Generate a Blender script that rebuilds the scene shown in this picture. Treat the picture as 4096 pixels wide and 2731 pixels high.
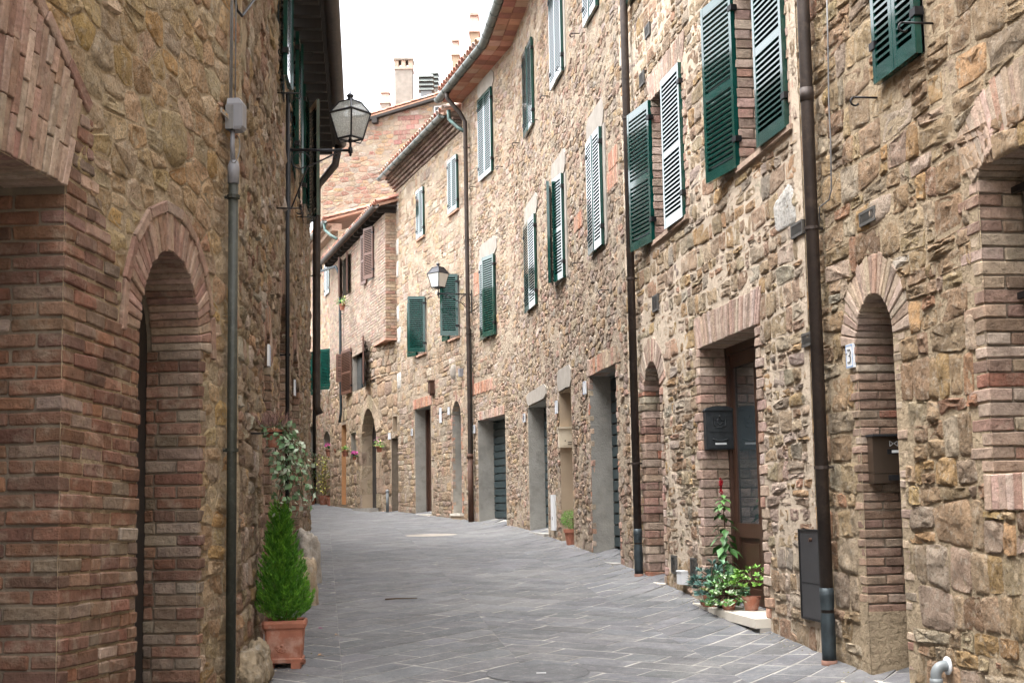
import bpy, math, random
import numpy as np
from mathutils import Vector, Matrix, geometry, noise

random.seed(7)
for _o in list(bpy.data.objects):
    bpy.data.objects.remove(_o)
sc = bpy.context.scene
COL = sc.collection

# ------------------------------------------------------------------ camera
EYE = 1.62
PITCH, ROLL = math.radians(6.66), math.radians(1.0)
FPX, CX, CY = 5573.0, 2048.0, 1365.5          # focal length and centre in photograph pixels
cam_f = Vector((0, math.cos(PITCH), math.sin(PITCH)))
_u0 = Vector((0, -math.sin(PITCH), math.cos(PITCH)))
_r0 = Vector((1, 0, 0))
cam_u = _u0 * math.cos(ROLL) + _r0 * math.sin(ROLL)
cam_r = _r0 * math.cos(ROLL) - _u0 * math.sin(ROLL)
cd = bpy.data.cameras.new('camera')
cd.sensor_width = 36.0
cd.lens = FPX / 4096.0 * 36.0
cd.clip_end = 2000
cd.clip_start = 0.05
camo = bpy.data.objects.new('camera', cd)
COL.objects.link(camo)
camo.matrix_world = Matrix(((cam_r.x, cam_u.x, -cam_f.x, 0), (cam_r.y, cam_u.y, -cam_f.y, 0),
                            (cam_r.z, cam_u.z, -cam_f.z, EYE), (0, 0, 0, 1)))
sc.camera = camo

# ------------------------------------------------------------------ sky, sun, exposure
SUN_EL, SUN_AZ = math.radians(70), math.radians(250)      # azimuth clockwise from +Y
w = bpy.data.worlds.new('World')
sc.world = w
w.use_nodes = True
nt = w.node_tree
bg = nt.nodes['Background']
sky = nt.nodes.new('ShaderNodeTexSky')
sky.sky_type = 'NISHITA'
sky.sun_disc = False
sky.sun_elevation = SUN_EL
sky.sun_rotation = SUN_AZ
sky.air_density = 1.0
sky.dust_density = 4.0
bw = nt.nodes.new('ShaderNodeRGBToBW')
cmb = nt.nodes.new('ShaderNodeMix')
cmb.data_type = 'RGBA'
cmb.inputs[0].default_value = 0.86           # overcast: the cloud sheet greys the blue out
nt.links.new(sky.outputs[0], bw.inputs[0])
nt.links.new(sky.outputs[0], cmb.inputs[6])
nt.links.new(bw.outputs[0], cmb.inputs[7])
nt.links.new(cmb.outputs[2], bg.inputs[0])
bg.inputs[1].default_value = 0.15
sl = bpy.data.lights.new('sun', 'SUN')
sl.energy = 0.5
sl.angle = math.radians(110)
sl.color = (1.0, 0.98, 0.95)
so = bpy.data.objects.new('sun', sl)
COL.objects.link(so)
_sd = Vector((math.sin(SUN_AZ) * math.cos(SUN_EL), math.cos(SUN_AZ) * math.cos(SUN_EL), math.sin(SUN_EL)))
so.rotation_euler = _sd.to_track_quat('Z', 'Y').to_euler()
so.location = (0, 0, 30)
sc.view_settings.view_transform = 'Standard'
sc.view_settings.look = 'None'
sc.view_settings.gamma = 1.0
sc.view_settings.use_curve_mapping = False
sc.view_settings.exposure = 2.95
sc.render.engine = 'CYCLES'
sc.cycles.use_denoising = True
sc.cycles.max_bounces = 6
sc.cycles.diffuse_bounces = 4
sc.cycles.use_adaptive_sampling = True
sc.cycles.adaptive_threshold = 0.02

# ------------------------------------------------------------------ helpers
def ray(x, y):
    return (cam_f + cam_r * ((x - CX) / FPX) - cam_u * ((y - CY) / FPX))

def at_y(x, y, Y):
    """point on the sight line of photograph pixel (x, y) at distance Y down the street"""
    d = ray(x, y)
    return Vector((0, 0, EYE)) + d * (Y / d.y)

def hz(x):
    return 2017.0 + 0.01745 * (2048 - x)

def col_pt(x, Y):
    p = at_y(x, hz(x), Y)
    return np.array((p.x, p.y))

def project(v):
    v = np.asarray(v, float) - np.array((0, 0, EYE))
    f = v @ np.array(cam_f); r = v @ np.array(cam_r); u = v @ np.array(cam_u)
    f = np.where(f < 0.05, 0.05, f)
    return CX + FPX * r / f, CY - FPX * u / f, f

WL = {}
def wloc(o):
    return WL.get(o.name, Vector((0, 0, 0))) if o is not None else Vector((0, 0, 0))

def tag(o, label=None, cat=None, group=None, kind=None):
    if label: o['label'] = label
    if cat: o['category'] = cat
    if group: o['group'] = group
    if kind: o['kind'] = kind
    return o

def thing(name, label, cat, loc, group=None, parent=None):
    o = bpy.data.objects.new(name, None)
    o.empty_display_size = 0.2
    COL.objects.link(o)
    o.location = Vector(loc)
    WL[o.name] = Vector(loc)
    return tag(o, label, cat, group)

def meshdata(name, verts, faces, smooth=False, col=None):
    me = bpy.data.meshes.new(name)
    me.from_pydata([tuple(v) for v in verts], [], [tuple(f) for f in faces])
    if smooth:
        me.polygons.foreach_set('use_smooth', [True] * len(me.polygons))
    if col is not None:
        a = me.color_attributes.new('Col', 'FLOAT_COLOR', 'POINT')
        c = np.ones((len(verts), 4), np.float32)
        c[:, :3] = col
        a.data.foreach_set('color', c.ravel())
    return me

def mk(name, verts, faces, mat, parent=None, smooth=False, col=None, origin=None, kind=None, sides=False):
    """one mesh object from world-space vertices"""
    v = np.asarray(verts, float)
    if origin is None:
        o3 = (v.min(0) + v.max(0)) / 2
        o3[2] = v[:, 2].min()
    else:
        o3 = np.asarray(origin, float)
    me = meshdata(name, v - o3, faces, smooth, col)
    if sides: me.set_sharp_from_angle(angle=math.radians(48))
    me.materials.append(mat)
    o = bpy.data.objects.new(name, me)
    COL.objects.link(o)
    o3 = Vector(o3)
    if parent is not None:
        o.parent = parent
    o.location = o3 - wloc(parent)
    WL[o.name] = o3
    if kind: o['kind'] = kind
    return o

def inst(name, me, loc, rot, parent=None, scale=(1, 1, 1)):
    """object sharing mesh data; loc in the parent's own axes"""
    o = bpy.data.objects.new(name, me)
    COL.objects.link(o)
    o.location = loc
    o.rotation_euler = rot
    o.scale = scale
    if parent is not None:
        o.parent = parent
    return o

class MB:
    """collects simple shapes into one mesh"""
    def __init__(s): s.v = []; s.f = []
    def add(s, v, f):
        n = len(s.v)
        s.v += [tuple(p) for p in v]
        s.f += [tuple(i + n for i in q) for q in f]
        return s
    def box(s, a, b):
        x0, y0, z0 = a; x1, y1, z1 = b
        return s.add([(x0,y0,z0),(x1,y0,z0),(x1,y1,z0),(x0,y1,z0),(x0,y0,z1),(x1,y0,z1),(x1,y1,z1),(x0,y1,z1)],
                     [(0,3,2,1),(4,5,6,7),(0,1,5,4),(1,2,6,5),(2,3,7,6),(3,0,4,7)])
    def obox(s, o, ax, ay, az):
        """box from a corner o and three edge vectors"""
        o, ax, ay, az = map(Vector, (o, ax, ay, az))
        p = [o, o+ax, o+ax+ay, o+ay, o+az, o+ax+az, o+ax+ay+az, o+ay+az]
        return s.add(p, [(0,3,2,1),(4,5,6,7),(0,1,5,4),(1,2,6,5),(2,3,7,6),(3,0,4,7)])
    def tube(s, pts, r, n=10, cap=True):
        pts = [Vector(p) for p in pts]
        rs = r if isinstance(r, (list, tuple)) else [r] * len(pts)
        prev = None; base = len(s.v); up = None
        for i, p in enumerate(pts):
            t = (pts[min(i+1, len(pts)-1)] - pts[max(i-1, 0)])
            if t.length < 1e-9: t = Vector((0, 0, 1))
            t.normalize()
            if up is None:
                up = Vector((0, 0, 1)) if abs(t.z) < .9 else Vector((1, 0, 0))
            a = t.cross(up)
            if a.length < 1e-6: a = t.cross(Vector((0, 1, 0)))
            a.normalize(); b = a.cross(t).normalized(); up = b
            for k in range(n):
                an = 2 * math.pi * k / n
                s.v.append(tuple(p + (a * math.cos(an) + b * math.sin(an)) * rs[i]))
        for i in range(len(pts) - 1):
            for k in range(n):
                k2 = (k + 1) % n
                s.f.append((base+i*n+k, base+i*n+k2, base+(i+1)*n+k2, base+(i+1)*n+k))
        if cap:
            s.f.append(tuple(base + k for k in range(n))[::-1])
            s.f.append(tuple(base + (len(pts)-1)*n + k for k in range(n)))
        return s
    def lathe(s, c, prof, n=16, sx=1, sy=1):
        """prof: list of (radius, z) round the vertical through c"""
        base = len(s.v)
        for r, z in prof:
            for k in range(n):
                a = 2 * math.pi * k / n
                s.v.append((c[0] + r * sx * math.cos(a), c[1] + r * sy * math.sin(a), c[2] + z))
        for i in range(len(prof) - 1):
            for k in range(n):
                k2 = (k + 1) % n
                s.f.append((base+i*n+k, base+i*n+k2, base+(i+1)*n+k2, base+(i+1)*n+k))
        return s
    def build(s, name, mat, parent=None, smooth=False, col=None, kind=None, origin=None):
        return mk(name, s.v, s.f, mat, parent, smooth, col, origin, kind)

# ------------------------------------------------------------------ materials
def mat(name, base=(.5, .5, .5), rough=.8, metal=0., attr=False, var=(0, 0), var2=None, bump=None, bump2=None,
        coat=0., stretch=None, spec=.5, ior=None, streak=None):
    """procedural Principled material. var = (scale, amount) of tone variation; bump = (scale, strength, distance);
    var2 = (scale, colour, amount) patches of a second colour"""
    m = bpy.data.materials.new(name)
    m.use_nodes = True
    n, L = m.node_tree.nodes, m.node_tree.links
    p = n['Principled BSDF']
    p.inputs['Roughness'].default_value = rough
    p.inputs['Metallic'].default_value = metal
    p.inputs['Specular IOR Level'].default_value = spec
    if ior: p.inputs['IOR'].default_value = ior
    if coat:
        p.inputs['Coat Weight'].default_value = coat
        p.inputs['Coat Roughness'].default_value = .06; p.inputs['Coat IOR'].default_value = 1.52
    geo = n.new('ShaderNodeNewGeometry')
    pos = geo.outputs['Position']
    if stretch:
        mp = n.new('ShaderNodeMapping')
        mp.inputs['Scale'].default_value = stretch
        L.new(pos, mp.inputs[0]); pos = mp.outputs[0]
    if attr:
        a = n.new('ShaderNodeAttribute'); a.attribute_name = 'Col'
        colr = a.outputs['Color']
    else:
        c = n.new('ShaderNodeRGB'); c.outputs[0].default_value = (*base, 1)
        colr = c.outputs[0]
    def nz(scale, det=5, ro=.6):
        t = n.new('ShaderNodeTexNoise')
        t.inputs['Scale'].default_value = scale
        t.inputs['Detail'].default_value = det
        t.inputs['Roughness'].default_value = ro
        L.new(pos, t.inputs['Vector'])
        return t.outputs['Fac']
    if var[1]:
        mr = n.new('ShaderNodeMapRange')
        mr.inputs[1].default_value = .28; mr.inputs[2].default_value = .72
        mr.inputs[3].default_value = 1 - var[1]; mr.inputs[4].default_value = 1 + var[1] * .7
        L.new(nz(var[0]), mr.inputs[0])
        mx = n.new('ShaderNodeVectorMath'); mx.operation = 'SCALE'
        L.new(colr, mx.inputs[0]); L.new(mr.outputs[0], mx.inputs['Scale'])
        colr = mx.outputs[0]
    for v2 in (var2 if isinstance(var2, list) else ([var2] if var2 else [])):
        mr = n.new('ShaderNodeMapRange')
        mr.inputs[1].default_value = .52; mr.inputs[2].default_value = .66
        mr.inputs[3].default_value = 0; mr.inputs[4].default_value = v2[2]
        L.new(nz(v2[0], 6, .65), mr.inputs[0])
        mx = n.new('ShaderNodeMix'); mx.data_type = 'RGBA'
        L.new(mr.outputs[0], mx.inputs[0]); L.new(colr, mx.inputs[6])
        mx.inputs[7].default_value = (*v2[1], 1)
        colr = mx.outputs[2]
    L.new(colr, p.inputs['Base Color'])
    last = None
    for b in (bump, bump2):
        if not b: continue
        bn = n.new('ShaderNodeBump')
        bn.inputs['Strength'].default_value = b[1]
        bn.inputs['Distance'].default_value = b[2]
        L.new(nz(b[0], 6, .68), bn.inputs['Height'])
        if last: L.new(last, bn.inputs['Normal'])
        last = bn.outputs[0]
    if last: L.new(last, p.inputs['Normal'])
    return m

def glass_mat(name, col=(.03, .04, .045), rough=.05):
    return mat(name, col, rough, 0, spec=.6)

M = {}
M['stone'] = mat('rough_stone', attr=True, rough=.95, var=(6, .25), var2=[(38, (.15, .105, .065), .58), (21, (.54, .47, .38), .50)],
                 bump=(14, 1.0, .07), bump2=(48, 1.0, .03), spec=.2)
M['mortar_warm'] = mat('lime_mortar', (.53, .435, .335), .95, var=(5, .18), var2=(30, (.34, .27, .20), .35), bump=(30, 1., .02), bump2=(9, .8, .05), spec=.2)
M['mortar_rough'] = mat('old_mortar', (.45, .35, .235), .95, var=(4, .24), var2=(24, (.25, .19, .125), .5), bump=(24, 1., .04), bump2=(9, 1., .07), spec=.2)
M['mortar_grey'] = mat('grey_mortar', (.375, .30, .222), .95, var=(4, .22), var2=(20, (.30, .24, .18), .45), bump=(28, 1., .03), bump2=(9, 1., .06), spec=.2)
M['brick'] = mat('fired_brick', attr=True, rough=.92, var=(13, .35), var2=[(36, (.13, .085, .06), .35), (8, (.36, .29, .22), .45)], bump=(40, 1., .014), bump2=(11, .8, .025), spec=.2)
M['brick_mortar'] = mat('brick_joint_mortar', (.225, .18, .135), .95, var=(8, .25), bump=(50, .9, .012), spec=.2)
M['plaster_grey'] = mat('grey_cement_render', (.29, .275, .245), .9, var=(1.6, .3), var2=[(2.4, (.36, .33, .28), .6), (5, (.18, .165, .145), .5)], bump=(40, .5, .008), bump2=(5, .5, .03), spec=.2)
M['plaster_light'] = mat('pale_cement_patch', (.29, .26, .225), .92, var=(5, .2), bump=(50, .5, .006), spec=.2)
M['plaster_beige'] = mat('beige_render', (.36, .28, .20), .9, var=(2, .15), bump=(70, .3, .003), spec=.2)
M['plaster_orange'] = mat('orange_render', (.44, .25, .125), .9, var=(2, .12), bump=(70, .2, .003), spec=.2)
M['green'] = mat('green_gloss_paint', (.004, .044, .034), .22, var=(6, .3), var2=(14, (.02, .075, .06), .35), bump=(25, .12, .004), coat=1., spec=.15)
M['brown_paint'] = mat('brown_shutter_paint', (.10, .045, .028), .5, var=(5, .2), spec=.5)
M['wood'] = mat('stained_door_wood', (.058, .026, .015), .45, var=(3, .3), stretch=(9, 9, .7), bump=(12, .3, .003))
M['wood_dark'] = mat('dark_old_wood', (.022, .017, .014), .75, var=(3, .3), stretch=(9, 9, .7), bump=(14, .5, .004))
M['bloom_pale_clay'] = mat('bloom_pale_clay', (.46, .33, .27), .9, var=(6, .2))  # clay lightened: bloom from the bright sky is put into the colour
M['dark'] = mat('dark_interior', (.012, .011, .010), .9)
M['glass'] = glass_mat('window_glass')
M['pipe_brown'] = mat('brown_copper_pipe', (.045, .033, .027), .55, .3, var=(3, .4), var2=[(9, (.09, .065, .05), .5), (25, (.025, .02, .018), .5)], bump=(12, .25, .008), spec=.4)
M['pipe_blue'] = mat('blue_grey_sheet_metal', (.040, .052, .058), .55, .5, var=(7, .5), bump=(9, .25, .01))
M['pipe_green'] = mat('verdigris_copper', (.055, .085, .075), .5, .5, var=(5, .4), var2=(9, (.10, .22, .21), .5))
M['pipe_olive'] = mat('olive_zinc_pipe', (.024, .025, .017), .6, .1, var=(6, .3), var2=(30, (.12, .12, .10), .2))
M['gutter'] = mat('weathered_gutter', (.13, .14, .13), .5, .5, var=(4, .3), var2=(8, (.10, .17, .16), .35))
M['rust'] = mat('rusty_cast_iron', (.075, .034, .020), .75, .2, var=(9, .3), var2=(14, (.03, .015, .01), .5), bump=(40, .3, .003))
M['iron'] = mat('wrought_iron', (.018, .017, .018), .5, .6, var=(12, .3), bump=(60, .3, .002))
M['lantern'] = mat('lantern_metal', (.035, .036, .042), .42, .6, var=(9, .25))
M['marble'] = mat('white_step_stone', (.62, .57, .49), .6, var=(3, .14), bump=(20, .2, .003))
M['concrete_step'] = mat('concrete_step', (.34, .32, .29), .9, var=(5, .2), bump=(40, .5, .005))
M['terracotta'] = mat('terracotta', (.34, .135, .085), .85, var=(5, .25), var2=[(7, (.50, .32, .25), .6), (12, (.20, .10, .07), .4)], bump=(70, .25, .002), spec=.3)
M['roof_tile'] = mat('clay_roof_tile', attr=True, rough=.9, var=(8, .3), var2=(9, (.45, .36, .30), .4), bump=(50, .4, .005), spec=.2)
M['soffit'] = mat('terracotta_soffit', attr=True, rough=.85, var=(4, .25), stretch=(1, 1, 1), bump=(40, .3, .004), spec=.2)
M['paving'] = mat('grey_sandstone_paving', attr=True, rough=.68, var=(4, .28), var2=[(.7, (.25, .245, .23), .35), (42, (.07, .07, .075), .65), (3, (.09, .09, .095), .4), (14, (.30, .29, .27), .25)], bump=(34, .8, .014), bump2=(7, .6, .03), spec=.35)
M['joint'] = mat('pale_paving_joint', (.31, .295, .27), .9, var=(2, .5), bump=(60, .6, .006), spec=.2)
M['ground'] = mat('packed_earth', (.16, .14, .12), .95, var=(1, .2))
M['white_plastic'] = mat('white_plastic', (.66, .67, .68), .4, var=(4, .05))
M['grey_plastic'] = mat('grey_plastic', (.20, .20, .215), .5, var=(4, .1))
M['grey_pipe'] = mat('grey_pvc', (.17, .185, .19), .45, var=(6, .15))
M['vent'] = mat('vent_metal', (.085, .08, .072), .6, .2, var=(6, .2))
M['plate'] = mat('enamel_plate', (.74, .75, .75), .25, var=(3, .05), coat=.4)
M['plate_blue'] = mat('enamel_blue', (.12, .25, .48), .3)
M['black'] = mat('black_print', (.012, .012, .014), .5)
M['steel'] = mat('dark_steel_sheet', (.062, .062, .066), .42, .5, var=(3, .2), bump=(4, .2, .01))
M['bronze'] = mat('bronze_sheet', (.13, .095, .07), .35, .7, var=(2, .2))
M['castmail'] = mat('cast_metal_letterbox', (.030, .034, .037), .5, .4, var=(18, .4), bump=(60, .3, .003))
M['cream'] = mat('cream_enamel', (.58, .50, .38), .4, var=(3, .08))
M['opal'] = mat('opal_lantern_glass', (.62, .62, .57), .35, var=(5, .08))
M['rubble'] = mat('boulder_stone', attr=True, rough=.93, var=(4, .3), var2=[(9, (.50, .47, .42), .5), (22, (.12, .10, .08), .4)], bump=(16, .9, .03), bump2=(55, .6, .01), spec=.2)
M['leaf'] = mat('leaf_green', attr=True, rough=.5, var=(20, .2), spec=.4)
M['bark'] = mat('plant_stem', (.10, .06, .035), .9, var=(20, .3))
M['soil'] = mat('potting_soil', (.03, .022, .016), 1.0, bump=(60, 1., .01))
M['petal'] = mat('flower_petal', attr=True, rough=.6, spec=.3)
M['cable'] = mat('grey_cable', (.16, .155, .15), .6, var=(8, .2))
# ------------------------------------------------------------------ facades: paths in plan, mapped by (s along, z up, d out of the wall)
class Fac:
    def __init__(self, pts, side):
        self.P = np.array(pts, float)
        dv = np.diff(self.P, axis=0)
        self.len = np.hypot(dv[:, 0], dv[:, 1])
        self.cum = np.concatenate(([0], np.cumsum(self.len)))
        self.T = dv / self.len[:, None]
        self.N = np.stack([-self.T[:, 1], self.T[:, 0]], 1) * side
        self.side = side
    def idx(self, s):
        return np.clip(np.searchsorted(self.cum, s, side='right') - 1, 0, len(self.len) - 1)
    def pos(self, s, z, d):
        s = np.asarray(s, float); i = self.idx(s)
        p = self.P[i] + self.T[i] * (s - self.cum[i])[..., None] + self.N[i] * np.asarray(d, float)[..., None]
        return np.concatenate([p, np.broadcast_to(np.asarray(z, float), s.shape)[..., None]], -1)
    def p(self, s, z, d=0.):
        return Vector(self.pos(np.array([s]), np.array([z]), np.array([d]))[0])
    def map(self, a):
        a = np.asarray(a, float)
        return self.pos(a[:, 0], a[:, 1], a[:, 2])
    def t(self, s):
        t = self.T[self.idx(s)]; return Vector((t[0], t[1], 0))
    def n(self, s):
        t = self.N[self.idx(s)]; return Vector((t[0], t[1], 0))
    def px(self, x, y, d=0.):
        """wall coordinates (s, z) of the wall point seen at photograph pixel (x, y)"""
        r = ray(x, y); best = None
        for i in range(len(self.len)):
            a = self.P[i] + self.N[i] * d; t = self.T[i]
            den = r.x * t[1] - r.y * t[0]
            if abs(den) < 1e-9: continue
            k = (a[0] * t[1] - a[1] * t[0]) / den
            if k <= 0: continue
            s = (k * r.x - a[0]) * t[0] + (k * r.y - a[1]) * t[1]
            lo = -1e9 if i == 0 else -.06; hi = 1e9 if i == len(self.len) - 1 else self.len[i] + .06
            if lo <= s <= hi and (best is None or k < best[0]):
                best = (k, s + self.cum[i], EYE + k * r.z)
        return best[1], best[2]

def line_x(P, dirv, colx):
    """distance along dirv from P where the photograph column colx is met"""
    r = ray(colx, hz(colx)); den = r.x * dirv[1] - r.y * dirv[0]
    k = (P[0] * dirv[1] - P[1] * dirv[0]) / den
    return np.array((k * r.x, k * r.y))

def vp(x, y=None):
    r = ray(x, hz(x) if y is None else y)
    v = np.array((r.x, r.y)); return v / np.hypot(*v)

# the right-hand row of houses
dA, dB, dC, dD = vp(1290), vp(440), vp(215), vp(350)
pA = col_pt(2815, 13.4)
bend1 = line_x(pA, dA, 2075)
bend2 = line_x(bend1, dB, 1868)
bend3 = line_x(bend2, dC, 1593)
pEnd = line_x(bend3, dD, 1215)
RP = [pA - dA * 25, bend1, bend2, bend3, pEnd + dD * 3]
R = Fac(RP, +1)
# the left-hand row
dL1 = vp(2578)
pL0 = col_pt(262, 6.5)
pL1 = line_x(pL0, dL1, 946)
pL2 = col_pt(1238, 21.5)
L = Fac([pL0 - dL1 * 18, pL1, pL2], -1)
sL0 = 18.0
sL1, sL2 = L.cum[1], L.cum[2]

_gy = np.array([-40, -15, 0, 5, 9, 13, 16.5, 22, 27, 33, 38, 45, 55, 80, 200])
_gz = np.array([-3.5, -2.3, -1.62, -1.40, -1.19, -.985, -.775, -.54, -.40, -.22, -.07, .10, .25, .5, 1.2]) + EYE
_yy = np.linspace(-40, 200, 2401)
_k = np.ones(31) / 31
_gs = np.convolve(np.pad(np.interp(_yy, _gy, _gz), 15, mode='edge'), _k, 'valid')
def g0(y): return np.interp(y, _yy, _gs)
_ry = R.P[:, 1]; _rx = R.P[:, 0]
def gz(x, y):
    r = np.interp(y, _ry, _rx) - np.asarray(x)
    return g0(y) - .07 * (1 - np.exp(-np.clip(r, -.8, 9) / .55))
def gs(F, s, d=0.):
    p = F.p(s, 0, d)
    return float(gz(p.x, p.y))

# ------------------------------------------------------------------ collections of small pieces (stones, bricks, tiles)
class Pieces:
    """individual pieces; the `limit` that show largest become objects of their own, the rest one part"""
    def __init__(self, name, house, m, limit=300, smooth=False, rest=None, minpx=9):
        self.name, self.house, self.m, self.limit, self.smooth = name, house, m, limit, smooth
        self.rest = rest or ('small_' + name + 's'); self.items = []; self.minpx = minpx; self.sides = False
    def add(self, v, f, c, parent=None, flat=0):
        self.items.append((np.asarray(v, float), f, c, parent)); self.flat = flat
    def finish(self):
        if not self.items: return
        sizes = []
        for v, f, c, pa in self.items:
            x, y, dd = project(v)
            if dd.min() < .3: sizes.append(-1); continue
            x0, x1, y0, y1 = max(x.min(), 0), min(x.max(), 4096), max(y.min(), 0), min(y.max(), 2731)
            if x1 <= x0 or y1 <= y0: sizes.append(0); continue
            full = (x.max() - x.min()) * (y.max() - y.min())
            sizes.append((x1 - x0) * (y1 - y0) if min(x1 - x0, y1 - y0) > .0 else 0)
        order = np.argsort(-np.array(sizes), kind='stable')
        big = set(i for i in order[:self.limit] if sizes[i] > self.minpx ** 2)
        vs, fs, cs, n = [], [], [], 0
        for i, (v, f, c, pa) in enumerate(self.items):
            if i in big:
                mk(self.name, v, f, self.m, pa or self.house, self.smooth, c, origin=v.mean(0), sides=self.sides)
            else:
                vs.append(v); fs += [tuple(k + n for k in q) for q in f]
                cs.append(np.broadcast_to(np.asarray(c, float), (len(v), 3))); n += len(v)
        if vs:
            mk(self.rest, np.concatenate(vs), fs, self.m, self.house, self.smooth, np.concatenate(cs), kind='stuff', sides=self.sides)

_signs = [(a, b, c) for a in (-1, 1) for b in (-1, 1) for c in (-1, 1)]
def _chamfer_topology():
    import bmesh
    bm = bmesh.new()
    pts = []
    for sg in _signs:
        for ax in range(3):
            p = [sg[k] * (1 if k == ax else .8) for k in range(3)]
            pts.append(p)
    for p in pts: bm.verts.new(p)
    bm.verts.ensure_lookup_table()
    bmesh.ops.convex_hull(bm, input=bm.verts)
    bmesh.ops.dissolve_limit(bm, angle_limit=.02, verts=bm.verts, edges=bm.edges)
    bm.verts.ensure_lookup_table()
    key = {tuple(round(c, 3) for c in p): i for i, p in enumerate(pts)}
    out = [[key[tuple(round(c, 3) for c in v.co)] for v in f.verts] for f in bm.faces]
    bm.free()
    return out
CHF = _chamfer_topology()
def hex_piece(c8, ch=.006, jit=.0, rng=random):
    """c8: 8 corners ordered as _signs (axis a, b, c); returns chamfered block vertices"""
    c8 = np.asarray(c8, float)
    if jit: c8 = c8 + np.array([[rng.uniform(-jit, jit) for _ in range(3)] for _ in range(8)])
    la = max(np.linalg.norm(c8[4] - c8[0]), 1e-4); lb = max(np.linalg.norm(c8[2] - c8[0]), 1e-4); lc = max(np.linalg.norm(c8[1] - c8[0]), 1e-4)
    ins = [1 - min(.6, 2 * ch / l) for l in (la, lb, lc)]
    out = []
    for sg in _signs:
        for ax in range(3):
            q = [sg[k] * (1 if k == ax else ins[k]) for k in range(3)]
            wt = np.array([(1 + q[0] * s[0]) * (1 + q[1] * s[1]) * (1 + q[2] * s[2]) / 8 for s in _signs])
            out.append(wt @ c8)
    return np.array(out)
def box8(s0, s1, z0, z1, d0, d1):
    return [((s0, s1)[a > 0], (z0, z1)[b > 0], (d0, d1)[c > 0]) for a, b, c in _signs]

def clip(poly, nx, ny, c):
    """keep the side nx*x + ny*y <= c of a convex polygon"""
    out = []; n = len(poly)
    for i in range(n):
        p, q = poly[i], poly[(i + 1) % n]
        a = nx * p[0] + ny * p[1] - c; b = nx * q[0] + ny * q[1] - c
        if a <= 0: out.append(p)
        if (a < 0 < b) or (b < 0 < a):
            t = a / (a - b)
            out.append((p[0] + (q[0] - p[0]) * t, p[1] + (q[1] - p[1]) * t))
    return out
def area(poly):
    return abs(sum(poly[i][0] * poly[(i+1) % len(poly)][1] - poly[(i+1) % len(poly)][0] * poly[i][1] for i in range(len(poly)))) / 2
def centroid(poly):
    return sum(p[0] for p in poly) / len(poly), sum(p[1] for p in poly) / len(poly)
def ccw(poly):
    a = sum(poly[i][0] * poly[(i+1) % len(poly)][1] - poly[(i+1) % len(poly)][0] * poly[i][1] for i in range(len(poly)))
    return poly if a > 0 else poly[::-1]
def inside(poly, x, y):
    for i in range(len(poly)):
        p, q = poly[i], poly[(i+1) % len(poly)]
        if (q[0]-p[0]) * (y-p[1]) - (q[1]-p[1]) * (x-p[0]) < 0: return False
    return True

class Op:
    """an opening in a facade, in wall coordinates"""
    def __init__(self, s0, s1, z0, z1, rise=0.):
        self.s0, self.s1, self.z0, self.z1, self.rise = min(s0, s1), max(s0, s1), z0, z1, rise
        self.w = self.s1 - self.s0; self.sc = (s0 + s1) / 2
        self.zs = z1 - rise
        if rise:
            h = self.w / 2
            self.r = (h * h + rise * rise) / (2 * rise); self.zc = z1 - self.r
    def top(self, n=12, grow=0.):
        """points of the head from s1 side to s0 side"""
        if not self.rise:
            return [(self.s1 + grow, self.z1 + grow), (self.s0 - grow, self.z1 + grow)]
        h = self.w / 2; r = self.r + grow
        a0 = math.asin(min(1, h / self.r))
        return [(self.sc + r * math.sin(a0 - 2 * a0 * i / n), self.zc + r * math.cos(a0 - 2 * a0 * i / n)) for i in range(n + 1)]
    def poly(self, n=12, grow=0., side=None, bottom=0.):
        sd = grow if side is None else side
        pts = [(self.s0 - sd, self.z0 - bottom), (self.s1 + sd, self.z0 - bottom)]
        if self.rise:
            t = self.top(n, grow)
            if sd > 0 and abs(t[0][0] - (self.s1 + sd)) > 1e-4: pts.append((self.s1 + sd, t[0][1]))
            pts += t
            if sd > 0 and abs(t[-1][0] - (self.s0 - sd)) > 1e-4: pts.append((self.s0 - sd, t[-1][1]))
        else:
            pts += [(self.s1 + sd, self.z1 + grow), (self.s0 - sd, self.z1 + grow)]
        return ccw(pts)
def opx(F, far_bot, far_top, near, d=0., rise=0.):
    a = F.px(*far_bot, d); b = F.px(*far_top, d); c = F.px(*near, d)
    return Op((a[0] + b[0]) / 2, c[0], a[1], b[1], rise)

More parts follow.
